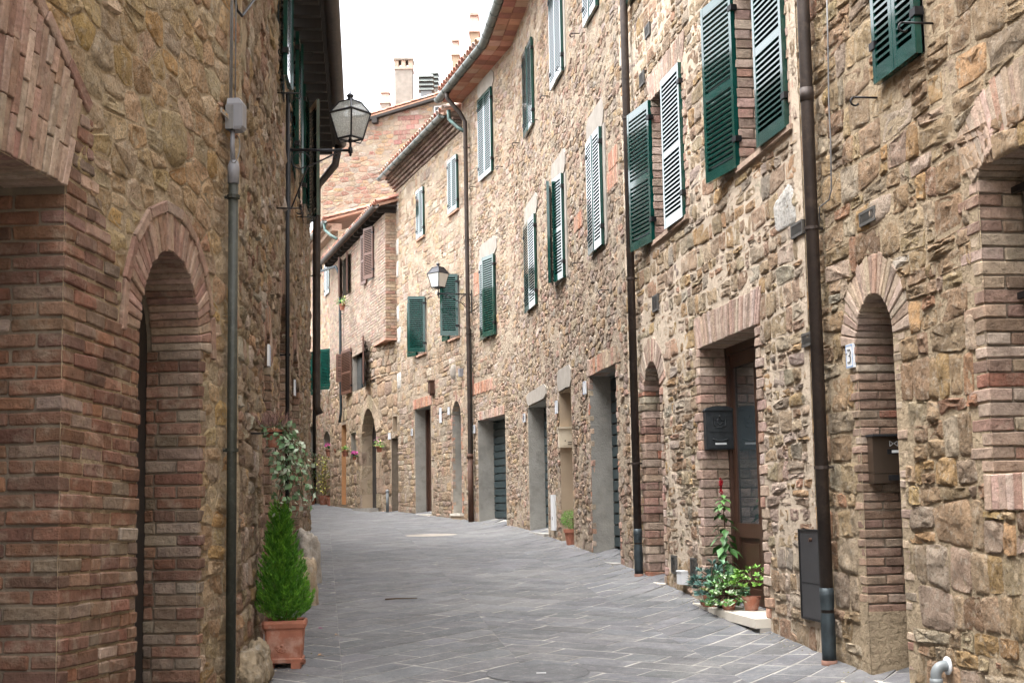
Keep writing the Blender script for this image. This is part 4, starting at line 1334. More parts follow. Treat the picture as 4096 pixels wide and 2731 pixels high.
for o_, mm in ((DA, 'plaster_beige'), (DW, 'plaster_light'), (DO, 'plaster_orange'), (DSL, 'plaster_light'), (CS, 'plaster_beige'), (CE, 'brick_mortar')):
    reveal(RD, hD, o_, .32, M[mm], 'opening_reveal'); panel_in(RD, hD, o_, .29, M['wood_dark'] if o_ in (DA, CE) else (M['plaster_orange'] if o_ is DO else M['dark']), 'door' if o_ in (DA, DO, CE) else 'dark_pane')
for o_, (a, b), FF in ((DL1, (174, 168), RD), (DL2, (176, 60), RD), (DU1, (174, 20), RU), (DU2, (20, 168), RU)):
    op_ = o_
    rv = Op(o_.s0, o_.s1, o_.z0, o_.z1)
    b_ = MB(); 
    part(FF, hD, 'window_pane', M['glass'], (o_.s0, o_.s1, o_.z0, o_.z1, -.16, -.13))
    part(FF, hD, 'window_reveal', M['plaster_light'], (o_.s1, o_.s1 + .02, o_.z0, o_.z1, -.16, 0), (o_.s0 - .02, o_.s0, o_.z0, o_.z1, -.16, 0))
    shuttered(FF, hD, o_, a, b, M['brown_paint'], mid=True, key='br', inner=False, d=.02, single=False)
part(RD, hD, 'doorstep', M['concrete_step'], (DA.s0 - .1, DA.s1 + .2, DA.z0 - .15, DA.z0 + .004, -.3, .25))
# eave with rafters, gutter, roof
ov = .24
part(R, hD, 'eave_board', M['wood_dark'], (sCD - .25, sDE - .1, DTOP + .12, DTOP + .16, -.2, JD + ov))
for i in range(16):
    s = sCD + .05 + i * (sDE - sCD - .3) / 15
    part(R, hD, 'rafter', M['wood_dark'], (s - .04, s + .04, DTOP, DTOP + .12, 0, JD + ov - .04))
gutter(hD, [R.p(s, DTOP + .13, JD + ov + .08) for s in np.linspace(sCD - .25, sDE - .05, 4)], .085, M['pipe_brown'])
tiled_roof(hD, R.p(sDE - .1, DTOP + .20, JD + ov), -R.t(sCD + 1), slope_vec(R, sCD + 1), float(sDE - sCD + .2), 4.4, seed=8)

# ================================================================== sixth house: green shutters at the bend
hE = thing('stone_house', 'far stone house with green shutters and two small arched niches by the bend', 'house', R.p(sDE + 2.5, gs(R, sDE + 2.5)), 'houses along the street')
sEE = R.cum[4] - .5; ETOP = 10.45
EW = [doorb(1304, 1322, 1130, (1304, 1064), (1304, 1185)), doorb(1268, 1286, 1500, (1268, 1436), (1268, 1578)), doorb(1322, 1349, 1480, (1322, 1410), (1322, 1556))]
EN = [Op(R.px(1295, 1750)[0], R.px(1320, 1750)[0], R.px(1295, 1785)[1], R.px(1308, 1722)[1], .25), Op(R.px(1334, 1750)[0], R.px(1350, 1750)[0], R.px(1334, 1785)[1], R.px(1342, 1719)[1], .2)]
ED = [doorb(1239, 1251, 1850, (1239, 1710), (1239, 2000))]
wall(R, hE, sDE, sEE, zg(R), zconst(ETOP), EW + EN + ED, M['mortar_grey'], seed=16)
stones(R, hE, sDE, sEE, zg(R, -.02), zconst(ETOP - .02), [av(o_, .03, .03) for o_ in EW + EN + ED], PAL_C + [((.44, .26, .19), 4)], .30, .15, gap=.012, prot=(.004, .015), rough=.008, seed=17, limit=200)
shuttered(R, hE, EW[0], 2, 2, key='c', single=False); shuttered(R, hE, EW[1], 140, 100, key='c', single=False); shuttered(R, hE, EW[2], 120, 40, key='c', single=False)
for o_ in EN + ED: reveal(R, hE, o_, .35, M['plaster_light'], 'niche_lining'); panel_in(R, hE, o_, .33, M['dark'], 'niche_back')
for o_ in EW[1:]: part(R, hE, 'window_sill', M['marble'], (o_.s0 - .05, o_.s1 + .05, o_.z0 - .07, o_.z0 - .02, -.2, .08))
Eret = Fac([np.array(R.p(sDE, 0, .02))[:2], np.array(R.p(sDE, 0, -5))[:2]], -1)
wall(Eret, hE, 0, 5, zconst(8.5), lambda s: ETOP + s * .30, [], M['mortar_grey'], 'side_wall', seed=18)
stones(Eret, hE, 0, 5, zconst(9.0), lambda s: ETOP + s * .30 - .05, [], PAL_C + [((.44, .24, .17), 5)], .3, .15, seed=19, limit=60, rest='side_stones')
part(R, hE, 'cornice', M['brick'], (sDE, sEE, ETOP, ETOP + .16, -.1, .22), (sDE, sEE, ETOP + .16, ETOP + .24, -.1, .36), col=(.34, .24, .18))
gutter(hE, [R.p(s, ETOP + .30, .46) for s in np.linspace(sDE - .1, sEE, 4)], .085)
tiled_roof(hE, R.p(sEE, ETOP + .36, .42), -R.t(sDE + 1), slope_vec(R, sDE + 1), float(sEE - sDE + .15), 5.5, seed=9)

# ================================================================== tall house behind
GY = 57.
M['mortar_dull'] = mat('dull_mortar', (.29, .235, .18), .95, var=(4, .25), bump=(28, 1., .03), spec=.2)
hG = thing('tall_house', 'tall gabled stone house rising behind the bend with plain chimney', 'house', (float(col_pt(1500, GY)[0]), GY, float(g0(GY))))
GF = Fac([col_pt(1262, GY), col_pt(2000, GY - 1.5)], -1)
def gtop(s):
    p0 = GF.px(1316, 517); p1 = GF.px(1790, 374)
    return p0[1] + (s - p0[0]) * (p1[1] - p0[1]) / (p1[0] - p0[0])
_a = GF.px(1734, 472); _b = GF.px(1768, 420)
GW = Op(_a[0], _b[0], _a[1], _b[1])
sGr = GF.px(1850, 700)[0]
wall(GF, hG, 0, sGr, zconst(2.), lambda s: gtop(s) - .12, [GW], M['mortar_dull'], seed=20)
_pb = [GF.px(1575, 580), GF.px(1680, 545), GF.px(1680, 440), GF.px(1575, 470)]
stones(GF, hG, 0, sGr, zconst(11.), lambda s: gtop(s) - .15, [av(GW, .03, .03), _pb], PAL_G, .36, .19, gap=.012, prot=(.004, .016), rough=.008, seed=21, limit=260)
bk = Bricks(GF, hG, 60, seed=26); brick_area(bk, _pb, [((.31, .165, .125), 2), ((.34, .255, .185), 4), ((.34, .29, .235), 3)], .2, .36); bk.finish()
reveal(GF, hG, GW, .15, M['plaster_light'], 'window_reveal'); panel_in(GF, hG, GW, .12, M['pane_blue'] if 'pane_blue' in M else M['glass'], 'window_pane')
part(GF, hG, 'window_frame', M['plate'], (GW.s0, GW.s0 + .06, GW.z0, GW.z1, -.12, -.06), (GW.s1 - .06, GW.s1, GW.z0, GW.z1, -.12, -.06), (GW.s0 + .06, GW.s1 - .06, GW.z0, GW.z0 + .06, -.12, -.06), (GW.s0 + .06, GW.s1 - .06, GW.z1 - .06, GW.z1, -.12, -.06))
# verge and roof sloping down to the left
_p0 = GF.p(-.3, gtop(-.3), .25); _p1 = GF.p(sGr, gtop(sGr), .25)
_sl = (_p1 - _p0).normalized(); _bk = -GF.n(0.5)
tiled_roof(hG, _p0 + _bk * 6 , -_bk, _sl, 6.0, (_p1 - _p0).length, seed=10)
b = MB(); b.obox(_p0 - Vector((0, 0, .2)), _sl * (_p1 - _p0).length, _bk * .3, Vector((0, 0, .11))); b.build('verge_board', M['wood_dark'], hG)
for fx in (1325, 1495):
    q = GF.px(fx, 540)
    zz = gtop(q[0]) - .38
    b = MB(); b.obox(GF.p(q[0], zz, -.1), GF.t(.5) * .22, GF.n(.5) * .4, Vector((0, 0, .2))); b.build('purlin_end', M['wood_dark'], hG)

# ================================================================== left: near house with brick doorway
hL1 = thing('brick_doorway_house', 'near house with brick pilaster, arched brick door and wide flat brick arch', 'house', L.p(sL0 + 1.3, gs(L, sL0 + 1.3)), 'houses along the street')
sC = L.px(240, 1700)[0]
zbig = L.px(262, 748)[1]
opB = Op(sC - 2.5, sC, gs(L, sC) - .1, zbig)
_sl = L.px(553, 1400)[0]; _sr = L.px(795, 1500)[0]
opA = Op(_sl, _sr, gs(L, _sl) - .1, L.px(657, 993)[1], (_sr - _sl) / 2 * 1.0)
wall(L, hL1, .5, sL1 + .0, zg(L), zconst(8.2), [opB, opA], M['mortar_rough'], amp=.004, seed=30)
TILT = -.024
class FT(Fac):
    def map(self, a):
        a = np.array(a, float); a[:, 1] += TILT * (a[:, 0] - sC); return Fac.map(self, a)
LT = FT([tuple(p) for p in L.P], -1)
bk = Bricks(LT, hL1, 300, seed=41)
hc = .0735; z = opB.z0 - .1; k = 0
ZPT = L.px(322, 392)[1]
arch_r = opA.r + .31
def s_lim(z):
    if z > opA.zs:
        if z < opA.zc + arch_r:
            e = opA.sc - math.sqrt(max(0, arch_r ** 2 - (z - opA.zc) ** 2))
        else: e = 99
        e2 = sC + .52 - (z - 3.05) * .75 if z > 2.7 else 99
        return min(e, max(e2, sC + .30), opA.sc + .12)
    return opA.s0
while z < ZPT - .08:
    h = hc * bk.rng.uniform(.94, 1.06)
    lim = s_lim(z + h / 2) 
    st = sC if z < zbig - .04 else sC + .03 + (z - zbig) * .36
    l0, dp = ((.25, .12), (.12, .25))[k % 2]
    l0 *= bk.rng.uniform(.9, 1.1)
    ed = bk.rng.uniform(-.008, .006)
    def bb(a, b_, d0, d1): bk.box(a, b_, z + .006, z + h - .006, d0, d1, BR_RED if z < 2.9 else BR_RED + BR_ARCH, .007, .005)
    bb(st - ed, min(st + l0, lim) - .006, -dp if z < zbig else -.06, .012 + bk.rng.uniform(-.006, .006))
    s = st + l0
    while s < lim - .02:
        ll = bk.rng.choice((.25, .25, .24, .12))
        b_ = min(s + ll, lim)
        if lim - b_ < .07: b_ = lim
        bb(s + .006, b_ - (.006 if b_ < lim else 0), -.06 if b_ < lim - .01 or z > opA.zs else -.12, .012 + bk.rng.uniform(-.007, .007))
        s = b_
    if z < zbig - .03:
        dd = -dp
        while dd > -1.0:
            ll = bk.rng.choice((.25, .25, .27, .13))
            rr = bk.rng.uniform(-.006, .004)
            bb(sC - rr, sC + .10, dd - ll + .006, dd - .006 if dd < -dp else dd - .010)
            dd -= ll
    z += h; k += 1
bk.finish()
# wide flat arch of upright bricks with an outer ring
bk = Bricks(L, hL1, 220, name='voussoir', seed=42, rest='small_voussoirs')
def ext(s):
    u = (sC + .17 - s)
    return ZPT - .07 + .62 * u - .10 * u * u
nv = 44; wv = 2.5 / nv
for i in range(nv):
    b0, b1 = sC - 2.5 + i * wv, sC - 2.5 + (i + 1) * wv
    f0, f1 = .17 * ((b0 - sC + 1.25) / 1.25) / .47, .17 * ((b1 - sC + 1.25) / 1.25) / .47
    zt_ = ext((b0 + b1) / 2 + .1)
    zz = zbig; first = True
    cuts = [zbig]
    zz = zbig + bk.rng.choice((.13, .25, .19))
    while zz < zt_ - .09: cuts.append(zz); zz += .26 * bk.rng.uniform(.92, 1.08)
    cuts.append(zt_)
    for c0, c1 in zip(cuts[:-1], cuts[1:]):
        c8 = []
        p = .014 + bk.rng.uniform(-.006, .006)
        for a, bz, dd in _signs:
            zq = c1 - .003 if bz > 0 else c0 + .003
            base = (b0 + .003) if a < 0 else (b1 - .003)
            c8.append((base + (f0 if a < 0 else f1) * (zq - zbig), zq, p if dd > 0 else (-.30 if c0 == zbig else -.05)))
        bk.hexa(c8, pick(bk.rng, BR_ARCH), .004, .003)
s = sC + .24
while s > sC - 2.3:
    z0_, z1_ = ext(s + .02 - .09), ext(s - .26 + .02 - .09)
    c8 = []
    for a, bz, dd in _signs:
        ss, zz = (s - .255, z1_) if a < 0 else (s - .005, z0_)
        c8.append((ss + (.0 if bz < 0 else .035), zz + .012 + (.058 if bz > 0 else 0), .020 if dd > 0 else -.05))
    bk.hexa(c8, pick(bk.rng, BR_ARCH), .005, .003)
    s -= .26
bk.arch(opA, BR_ARCH, .215, .30, .046, proud=.014, jt=.006)
# outer ring of the door arch
nr = 9
for i in range(nr):
    t0, t1 = -1.62 + 3.24 * i / nr, -1.62 + 3.24 * (i + 1) / nr
    c8 = []
    for a, bz, dd in _signs:
        r_ = opA.r + (.222 if bz < 0 else .285); t = (t0 + .008) if a < 0 else (t1 - .008)
        c8.append((opA.sc + r_ * math.sin(t), opA.zc + r_ * math.cos(t), .024 if dd > 0 else -.05))
    bk.hexa(c8, pick(bk.rng, BR_ARCH), .005, .002)
bk.finish()
bk = Bricks(L, hL1, 200, name='jamb_brick', seed=43, rest='small_jamb_bricks')
bk.jamb(opA, False, BR_RED + [((.24, .19, .14), 4)], .0735, depth=.33, w=(.05, .10))
bk.finish()
_t = [(sC, zbig), (opA.s0, opA.z0), (opA.s0, zbig)]
pil = [[(sC - .02, opB.z0 - .3), (opA.s0, opB.z0 - .3), (opA.s0, opA.zs), (sC - .02, opA.zs)], [(sC - .02, opA.zs - .1), (opA.s0 - .1, opA.zs - .1), (opA.s0 + .12, 2.80), (sC + .50, 3.08), (sC + .31, ZPT), (sC - .02, ZPT)], [(sC - 2.6, opB.z0 - .3), (sC, opB.z0 - .3), (sC, zbig + .1), (sC - 2.6, zbig + .1)]]
flat = ccw([(sC - 2.6, zbig - .1), (sC, zbig - .1), (sC + .24, ZPT - .02), (sC - .5, ext(sC - .5) + .10), (sC - 1.5, ext(sC - 1.5) + .12), (sC - 2.6, ext(sC - 2.6) + .1)])
_big = [L.px(648, 422), L.px(735, 660), L.px(738, 520), L.px(690, 440)]
_big = [L.px(645, 430), L.px(650, 600), L.px(690, 680), L.px(738, 660), L.px(738, 520), L.px(710, 450)]
stones(L, hL1, sC - 1.4, sL1, zg(L, -.02), zconst(7.5), [pil, flat, av(opA, .29, .05, .2), ccw(_big)], PAL_L1, .27, .15, gap=.006,
       prot=(.003, .011), rough=.009, seed=33, rings=3, split=.22, coursed=.35, special=[(_big, (.46, .35, .20), .03)])
reveal(L, hL1, opA, .5, M['brick_mortar'], 'door_reveal'); panel_in(L, hL1, opA, .33, M['wood_dark'], 'door')
reveal(L, hL1, opB, 1.0, M['brick_mortar'], 'doorway_reveal'); panel_in(L, hL1, opB, .98, M['wood_dark'], 'doorway_door')
part(L, hL1, 'door_edge', M['wood_dark'], (opA.s0 + .004, opA.s0 + .05, opA.z0, opA.zs - .1, -.32, -.20))

# ================================================================== left: long house running to the corner
hL2 = thing('stone_house', 'long shadowed stone house with dark eave and tall brick arched doors', 'house', L.p((sL1 + sL2) / 2, gs(L, (sL1 + sL2) / 2)), 'houses along the street')
def al(near, far, ym, top, rise=None):
    a, b = L.px(near, ym)[0], L.px(far, ym)[0]
    return Op(a, b, gs(L, (a + b) / 2) - .05, top, rise or (b - a) / 2 * .9)
LA = [al(1052, 1077, 1800, 3.15), al(1113, 1148, 1800, 3.85, .5), al(1163, 1193, 1800, 3.55, .45)]
ZL2 = 7.15
wall(L, hL2, sL1 - .05, sL2, zg(L), zconst(ZL2 + .1), LA, M['mortar_rough'], amp=.02, seed=34)
bk = Bricks(L, hL2, 260, seed=44)
BR_L2 = [((.28, .17, .11), 4), ((.32, .22, .15), 3), ((.22, .15, .10), 2), ((.36, .27, .19), 1)]
for o_ in LA:
    bk.arch(o_, BR_L2, .26, .3, .07); bk.jamb(o_, False, BR_L2, .085, depth=.50, w=(.14, .26)); bk.jamb(o_, True, BR_L2, .085, depth=.08, w=(.14, .26))
    reveal(L, hL2, o_, .5, M['brick_mortar'], 'door_reveal'); panel_in(L, hL2, o_, .48, M['wood_dark'], 'door')
bk.finish()
stones(L, hL2, sL1, sL2, zg(L, -.02), zconst(ZL2), [av(o_, .25, .18, .2) for o_ in LA], PAL_L2, .28, .15, gap=.007, prot=(.006, .030), rough=.014, squared=True, seed=35, split=.25, coursed=.4)
def winl(near, far, ym, z0, z1): 
    a, b = L.px(near, ym, .05)[0], L.px(far, ym, .05)[0]; return Op(a, b, z0, z1)
for (nr_, fr_, ym, yb, yt) in ((1124, 1146, 200, 352, None), (1174, 1189, 450, 690, 200), (1203, 1222, 700, 858, 470)):
    a = L.px(nr_, yb, .05); b2 = L.px(fr_, yb, .05)
    z0 = L.px((nr_ + fr_) / 2, yb, .05)[1]; z1 = z0 + 1.55
    o_ = Op(a[0], min(b2[0], a[0] + 1.3), z0, z1)
    part(L, hL2, 'window_pane', M['glass'], (o_.s0, o_.s1, o_.z0, o_.z1, .015, .03))
    shuttered(L, hL2, o_, 4 if nr_ < 1200 else 14, 2, key='l', inner=False, d=.07, single=False)
# eave
OVL = .36
part(L, hL2, 'eave_board', M['wood_dark'], (sL1 + .2, sL2 + .3, ZL2 + .20, ZL2 + .25, -.1, OVL + .04))
P = Pieces('rafter', hL2, M['wood_dark'], 60, rest='far_rafters')
s = sL1 + .3
while s < sL2 + .2:
    P.add(L.map(np.array(hex_piece(box8(s, s + .10, ZL2 + .06, ZL2 + .19, -.05, OVL), .004))), CHF, (.1, .1, .1)); s += .42
P.finish()
gutter(hL2, [L.p(s, ZL2 + .26, OVL + .12) for s in np.linspace(sL1 + .2, sL2 + .25, 5)], .10, M['pipe_brown'])
tiled_roof(hL2, L.p(sL1 + .2, ZL2 + .36, OVL), L.t(sL1 + 1), slope_vec(L, sL1 + 1), float(sL2 - sL1), 1.0, seed=12, limit=20)
Lend = Fac([np.array(L.p(sL2, 0, 0))[:2], np.array(L.p(sL2, 0, -8))[:2]], +1)
wall(Lend, hL2, 0, 8, zconst(0), zconst(ZL2 + .4), [], M['mortar_rough'], 'end_wall', seed=36)

# row goes on round the bend; unseen wall added, sized to hold back skylight
Lb = Fac([np.array(L.p(sL2, 0, 0))[:2] + np.array((-.55, .05)), np.array((-5.6, 33.)), np.array((-7.3, 43.)), np.array((-9.2, 54.))], -1)
wall(Lb, hL2, 0, float(Lb.cum[-1]), zconst(0.), zconst(6.9), [], M['mortar_rough'], 'unseen_bend_wall', seed=37, step=1.)
M['rust_clay'] = mat('dusty_clay', (.20, .105, .075), .9, var=(8, .3))
# ------------------------------------------------------------------ things on the facades
def fix_tube(house_or_none): pass
def downpipe(name, label, pts, r, m, brackets=(), shoe=None, group='downpipes on the facades', nrm=None, collars=()):
    pts = [Vector(p) for p in pts]
    t = thing(name, label, 'pipe', pts[-1], group)
    MB().tube(pts, r, 12).build('pipe', m, t, smooth=True)
    for z in brackets:
        p = interp_z(pts, z)
        b = MB(); b.tube([p - Vector((0, 0, .012)), p + Vector((0, 0, .012))], r + .010, 12)
        if nrm is not None: b.tube([p, p - nrm * .12], .010, 6)
        b.build('bracket', m, t)
    for z in collars:
        p = interp_z(pts, z); MB().tube([p - Vector((0, 0, .05)), p + Vector((0, 0, .05))], r + .005, 12).build('collar', m, t, smooth=True)
    if shoe:
        hgt, sm, rr = shoe
        p = pts[-1]; q = interp_z(pts, p.z + hgt)
        n_ = 9
        pp = [p + (q - p) * (i / n_) for i in range(n_ + 1)]
        rg = random.Random(5)
        MB().tube(pp, [rr * rg.uniform(.93, 1.06) for _ in pp], 12).build('shoe', sm, t, smooth=True)
    return t
def interp_z(pts, z):
    for a, b in zip(pts[:-1], pts[1:]):
        if min(a.z, b.z) <= z <= max(a.z, b.z) and abs(a.z - b.z) > 1e-6:
            return a + (b - a) * ((z - a.z) / (b.z - a.z))
    return pts[-1]
# near brown pipe: follows the photograph's slight lean
a = R.px(3212, 0, .09); b = R.px(3318, 2650, .09)
zb_ = gs(R, b[0], .09)
t = downpipe('downpipe', 'thick brown downpipe with dented blue-grey foot beside the steel hatch', [R.p(a[0], EAVE_B, .09), R.p(a[0], a[1], .09), R.p(b[0], zb_ + .03, .09)], .047, M['pipe_brown'],
             brackets=[R.px(3240, 918, .09)[1], R.px(3280, 1869, .09)[1]], shoe=(.50, M['pipe_blue'], .0495), nrm=R.n(a[0]), collars=[R.px(3228, 380, .09)[1]])
MB().tube([R.p(b[0], zb_ - .03, .09), R.p(b[0], zb_ + .03, .09)], .056, 14).build('clay_socket', M['rust_clay'], t, smooth=True)
a = R.px(2494, 0, .09); b = R.px(2556, 2305, .09); zb_ = gs(R, b[0], .09)
t = downpipe('downpipe', 'brown downpipe between the arched brick niche and the garage', [R.p(a[0], EAVE_B, .09), R.p(a[0], a[1], .09), R.p(b[0], zb_ + .03, .09)], .045, M['pipe_brown'],
             brackets=[R.px(2506, 475, .09)[1], R.px(2530, 1110, .09)[1], R.px(2545, 1852, .09)[1]], shoe=(.50, M['pipe_blue'], .0475), nrm=R.n(a[0]))
MB().tube([R.p(b[0], zb_ - .03, .09), R.p(b[0], zb_ + .03, .09)], .053, 14).build('clay_socket', M['rust_clay'], t, smooth=True)
# pipe at the joint of the third and fourth house, with the swan necks of both gutters
s_ = R.px(1868, 900, .10)[0]; zb_ = gs(R, s_, .1); zm = R.px(1869, 1826, .1)[1]
t = downpipe('downpipe', 'dark downpipe with rusty lower length behind the second street lamp', [R.p(s_ + .05, EAVE_B + .02, .50), R.p(s_ + .05, EAVE_B - .12, .48), R.p(s_ + .02, EAVE_B - .42, .22), R.p(s_, EAVE_B - .62, .11), R.p(s_, zb_ + 1.3, .10), R.p(s_, zb_, .10)], .045, M['pipe_brown'],
             brackets=[9.2, 7.2, 5.2], nrm=R.n(s_))
MB().tube([R.p(s_, zb_ - .02, .10), R.p(s_, zm, .10)], .056, 12).build('rusty_length', M['rust'], t, smooth=True)
MB().tube([R.p(s_, zm - .05, .10), R.p(s_, zm + .05, .10)], .068, 12).build('collar', M['rust'], t, smooth=True)
MB().tube([R.p(s_ + .42, CG - .06, .37), R.p(s_ + .42, CG - .26, .36), R.p(s_ + .22, CG - .50, .20), R.p(s_ + .02, CG - .62, .12)], .045, 12).build('swan_neck', M['pipe_green'], t, smooth=True)
s2 = R.px(1884, 1600, .06)[0]
tag(MB().tube([R.p(s2, gs(R, s2), .05), R.p(s2, 5.3, .05)], .022, 8).build('conduit', M['pipe_olive'], smooth=True), 'thin dark conduit running up beside the rusty downpipe', 'conduit')
# fifth house pipe
s_ = RD.px(1360, 1300, .12)[0]; zt_ = RD.px(1363, 1096, .12)[1]; ze = RD.px(1358, 1690, .12)[1]
t = downpipe('downpipe', 'slim grey downpipe by the projecting brick floor, ending above the orange doorway', [R.p(sDE - .12, DTOP + .10, JD + ov + .08), R.p(sDE - .12, DTOP - .12, JD + ov + .06), RD.p(s_, zt_ + .25, .25), RD.p(s_, zt_, .12), RD.p(s_, ze + .3, .10), RD.p(s_ + .02, ze, .14)], .042, M['pipe_blue'], brackets=[7.4, 6.0], nrm=R.n(s_))
s_ = sDE + .15
t = downpipe('gutter_spout', 'pale green spout dropping from the far gutter onto the tiled roof', [R.p(sDE + .0, ETOP + .25, .46), R.p(sDE - .02, ETOP + .0, .44), R.p(sDE - .4, ETOP - .25, .30), R.p(sDE - .8, ETOP - .42, .2)], .05, M['pipe_green'], group=None)
t['category'] = 'spout'
# far thin pipe at the bend
s_ = R.px(1257, 1800, .1)[0]
downpipe('downpipe', 'black downpipe on the far house beside the dark green bush', [R.p(s_, ETOP, .1), R.p(s_, gs(R, s_), .1)], .06, M['iron'], brackets=[5, 8], nrm=R.n(s_))
# left near pipe
a = L.px(937, 690, .06); b = L.px(926, 2727, .06)
sp = (a[0] + b[0]) / 2 - .02
t = downpipe('downpipe', 'dark olive metal pipe on the near corner below the grey junction box', [L.p(sp, a[1], .06), L.p(sp, gs(L, sp, .06) + .0, .06)], .032, M['pipe_olive'], brackets=[L.px(936, 790, .06)[1], L.px(930, 1800, .06)[1]], nrm=L.n(sp - .3))
b = MB(); b.tube([L.p(sp, a[1] - .08, .06), L.p(sp, a[1] + .03, .06), L.p(sp + .01, a[1] + .07, .06)], [.037, .039, .03], 10); b.build('cap', M['grey_plastic'], t, smooth=True)
# junction box with cables
zb0, zb1 = L.px(950, 540, .06)[1], L.px(950, 415, .06)[1]
t = thing('junction_box', 'grey plastic junction box with cables above the near olive pipe', 'box', L.p(sp, zb0, .04))
bb = MB(); pf = [(-.075, 0), (.10, 0), (.14, .03), (.14, .13), (.10, .17), (-.075, .17)]
tt, nn = L.t(sp - .3), L.n(sp - .3)
base = L.p(sp - .02, zb0, .03)
n_ = len(pf)
ring = lambda k, z: [base + tt * (x * .55 * k) + nn * (y * .62 * k) + Vector((0, 0, z)) for x, y in pf]
H_ = zb1 - zb0
v = ring(.86, 0) + ring(1, .02) + ring(1, H_ * .82) + ring(.72, H_)
f = [(r*n_+i, r*n_+(i+1) % n_, (r+1)*n_+(i+1) % n_, (r+1)*n_+i) for r in range(3) for i in range(n_)] + [tuple(range(n_))[::-1], tuple(3*n_+i for i in range(n_))]
MB().add(v, f).build('case', M['grey_plastic'], t)
MB().obox(base - tt * .055 - nn * .005, tt * .05, nn * .05, Vector((0, 0, H_ * .75))).build('back_plate', M['cable'], t)
MB().tube([base + nn * .03 + Vector((0, 0, .0)), base + nn * .03 + Vector((0, 0, -.10)) - tt * .01, L.p(sp, a[1] + .06, .06)], .016, 8).build('gland', M['grey_plastic'], t, smooth=True)
for k, (dx, dn, rr) in enumerate(((0, .02, .007), (.03, .035, .005), (-.02, .015, .005))):
    MB().tube([base + tt * dx + nn * dn + Vector((0, 0, H_ * .9)), base + tt * (dx + .01) + nn * dn + Vector((0, 0, 1.0)), base + tt * (dx * .3) + nn * dn + Vector((0, 0, 2.2))], rr, 6).build('cable', M['cable'], t, smooth=True)
lp = [base + nn * (.04 + .03 * math.sin(x)) + tt * (.02 + .03 * math.cos(x)) + Vector((0, 0, -.02 - .10 * (1 - math.cos(x)) )) for x in np.linspace(0, 5.6, 14)]
MB().tube(lp, .004, 6).build('cable', M['cable'], t, smooth=True)
# dark bent cable at the top of the frame
pts = [L.px(930, 0, .03), L.px(935, 40, .03), L.px(957, 66, .03), L.px(1005, 0, .03)]
tag(MB().tube([L.p(s, z, .05) for s, z in pts], .010, 6).build('bent_cable', M['iron'], smooth=True), 'dark bent cable loop near the top of the left corner', 'cable')
# small metal sign plate
q0, q1 = L.px(853, 412), L.px(884, 478)
t = thing('sign_plate', 'small grey metal plate with two orange marks on the left stone wall', 'sign', L.p((q0[0] + q1[0]) / 2, q1[1], .05))
part(L, t, 'plate', M['plaster_light'], (q0[0], q1[0], q1[1] - .0, q0[1] - .03, .045, .052))
w_ = (q1[0] - q0[0]); h_ = q0[1] - .03 - q1[1]
M['orange'] = mat('orange_print', (.55, .28, .04), .5)
for u_, v_ in ((.2, .55), (.62, .38)): part(L, t, 'mark', M['orange'], (q0[0] + w_ * u_, q0[0] + w_ * (u_ + .16), q1[1] + h_ * v_, q1[1] + h_ * (v_ + .24), .0525, .0545))
# left far corner pipe and conduit
s_ = sL2 - .12; ze = L.px(1240, 1618, .09)[1]
downpipe('downpipe', 'thick dark downpipe on the far corner of the shadowed left house', [L.p(sL2 + .1, ZL2 + .18, OVL + .1), L.p(sL2 + .05, ZL2 - .15, OVL + .04), L.p(s_, ZL2 - .55, .12), L.p(s_, ze + .12, .11), L.p(s_, ze, .16)], .062, M['pipe_brown'], brackets=[6.6, 5.2, 4.0], nrm=L.n(s_))
a = L.px(1155, 745, .05); b = L.px(1143, 1995, .05); sm_ = L.px(1150, 1300, .05)[0]
downpipe('conduit', 'thin dark conduit running down the left wall below the lamp', [L.p(sm_, 6.0, .05), L.p(sm_, gs(L, sm_), .05)], .022, M['iron'], group=None, brackets=[3.2], nrm=L.n(sm_))['category'] = 'conduit'

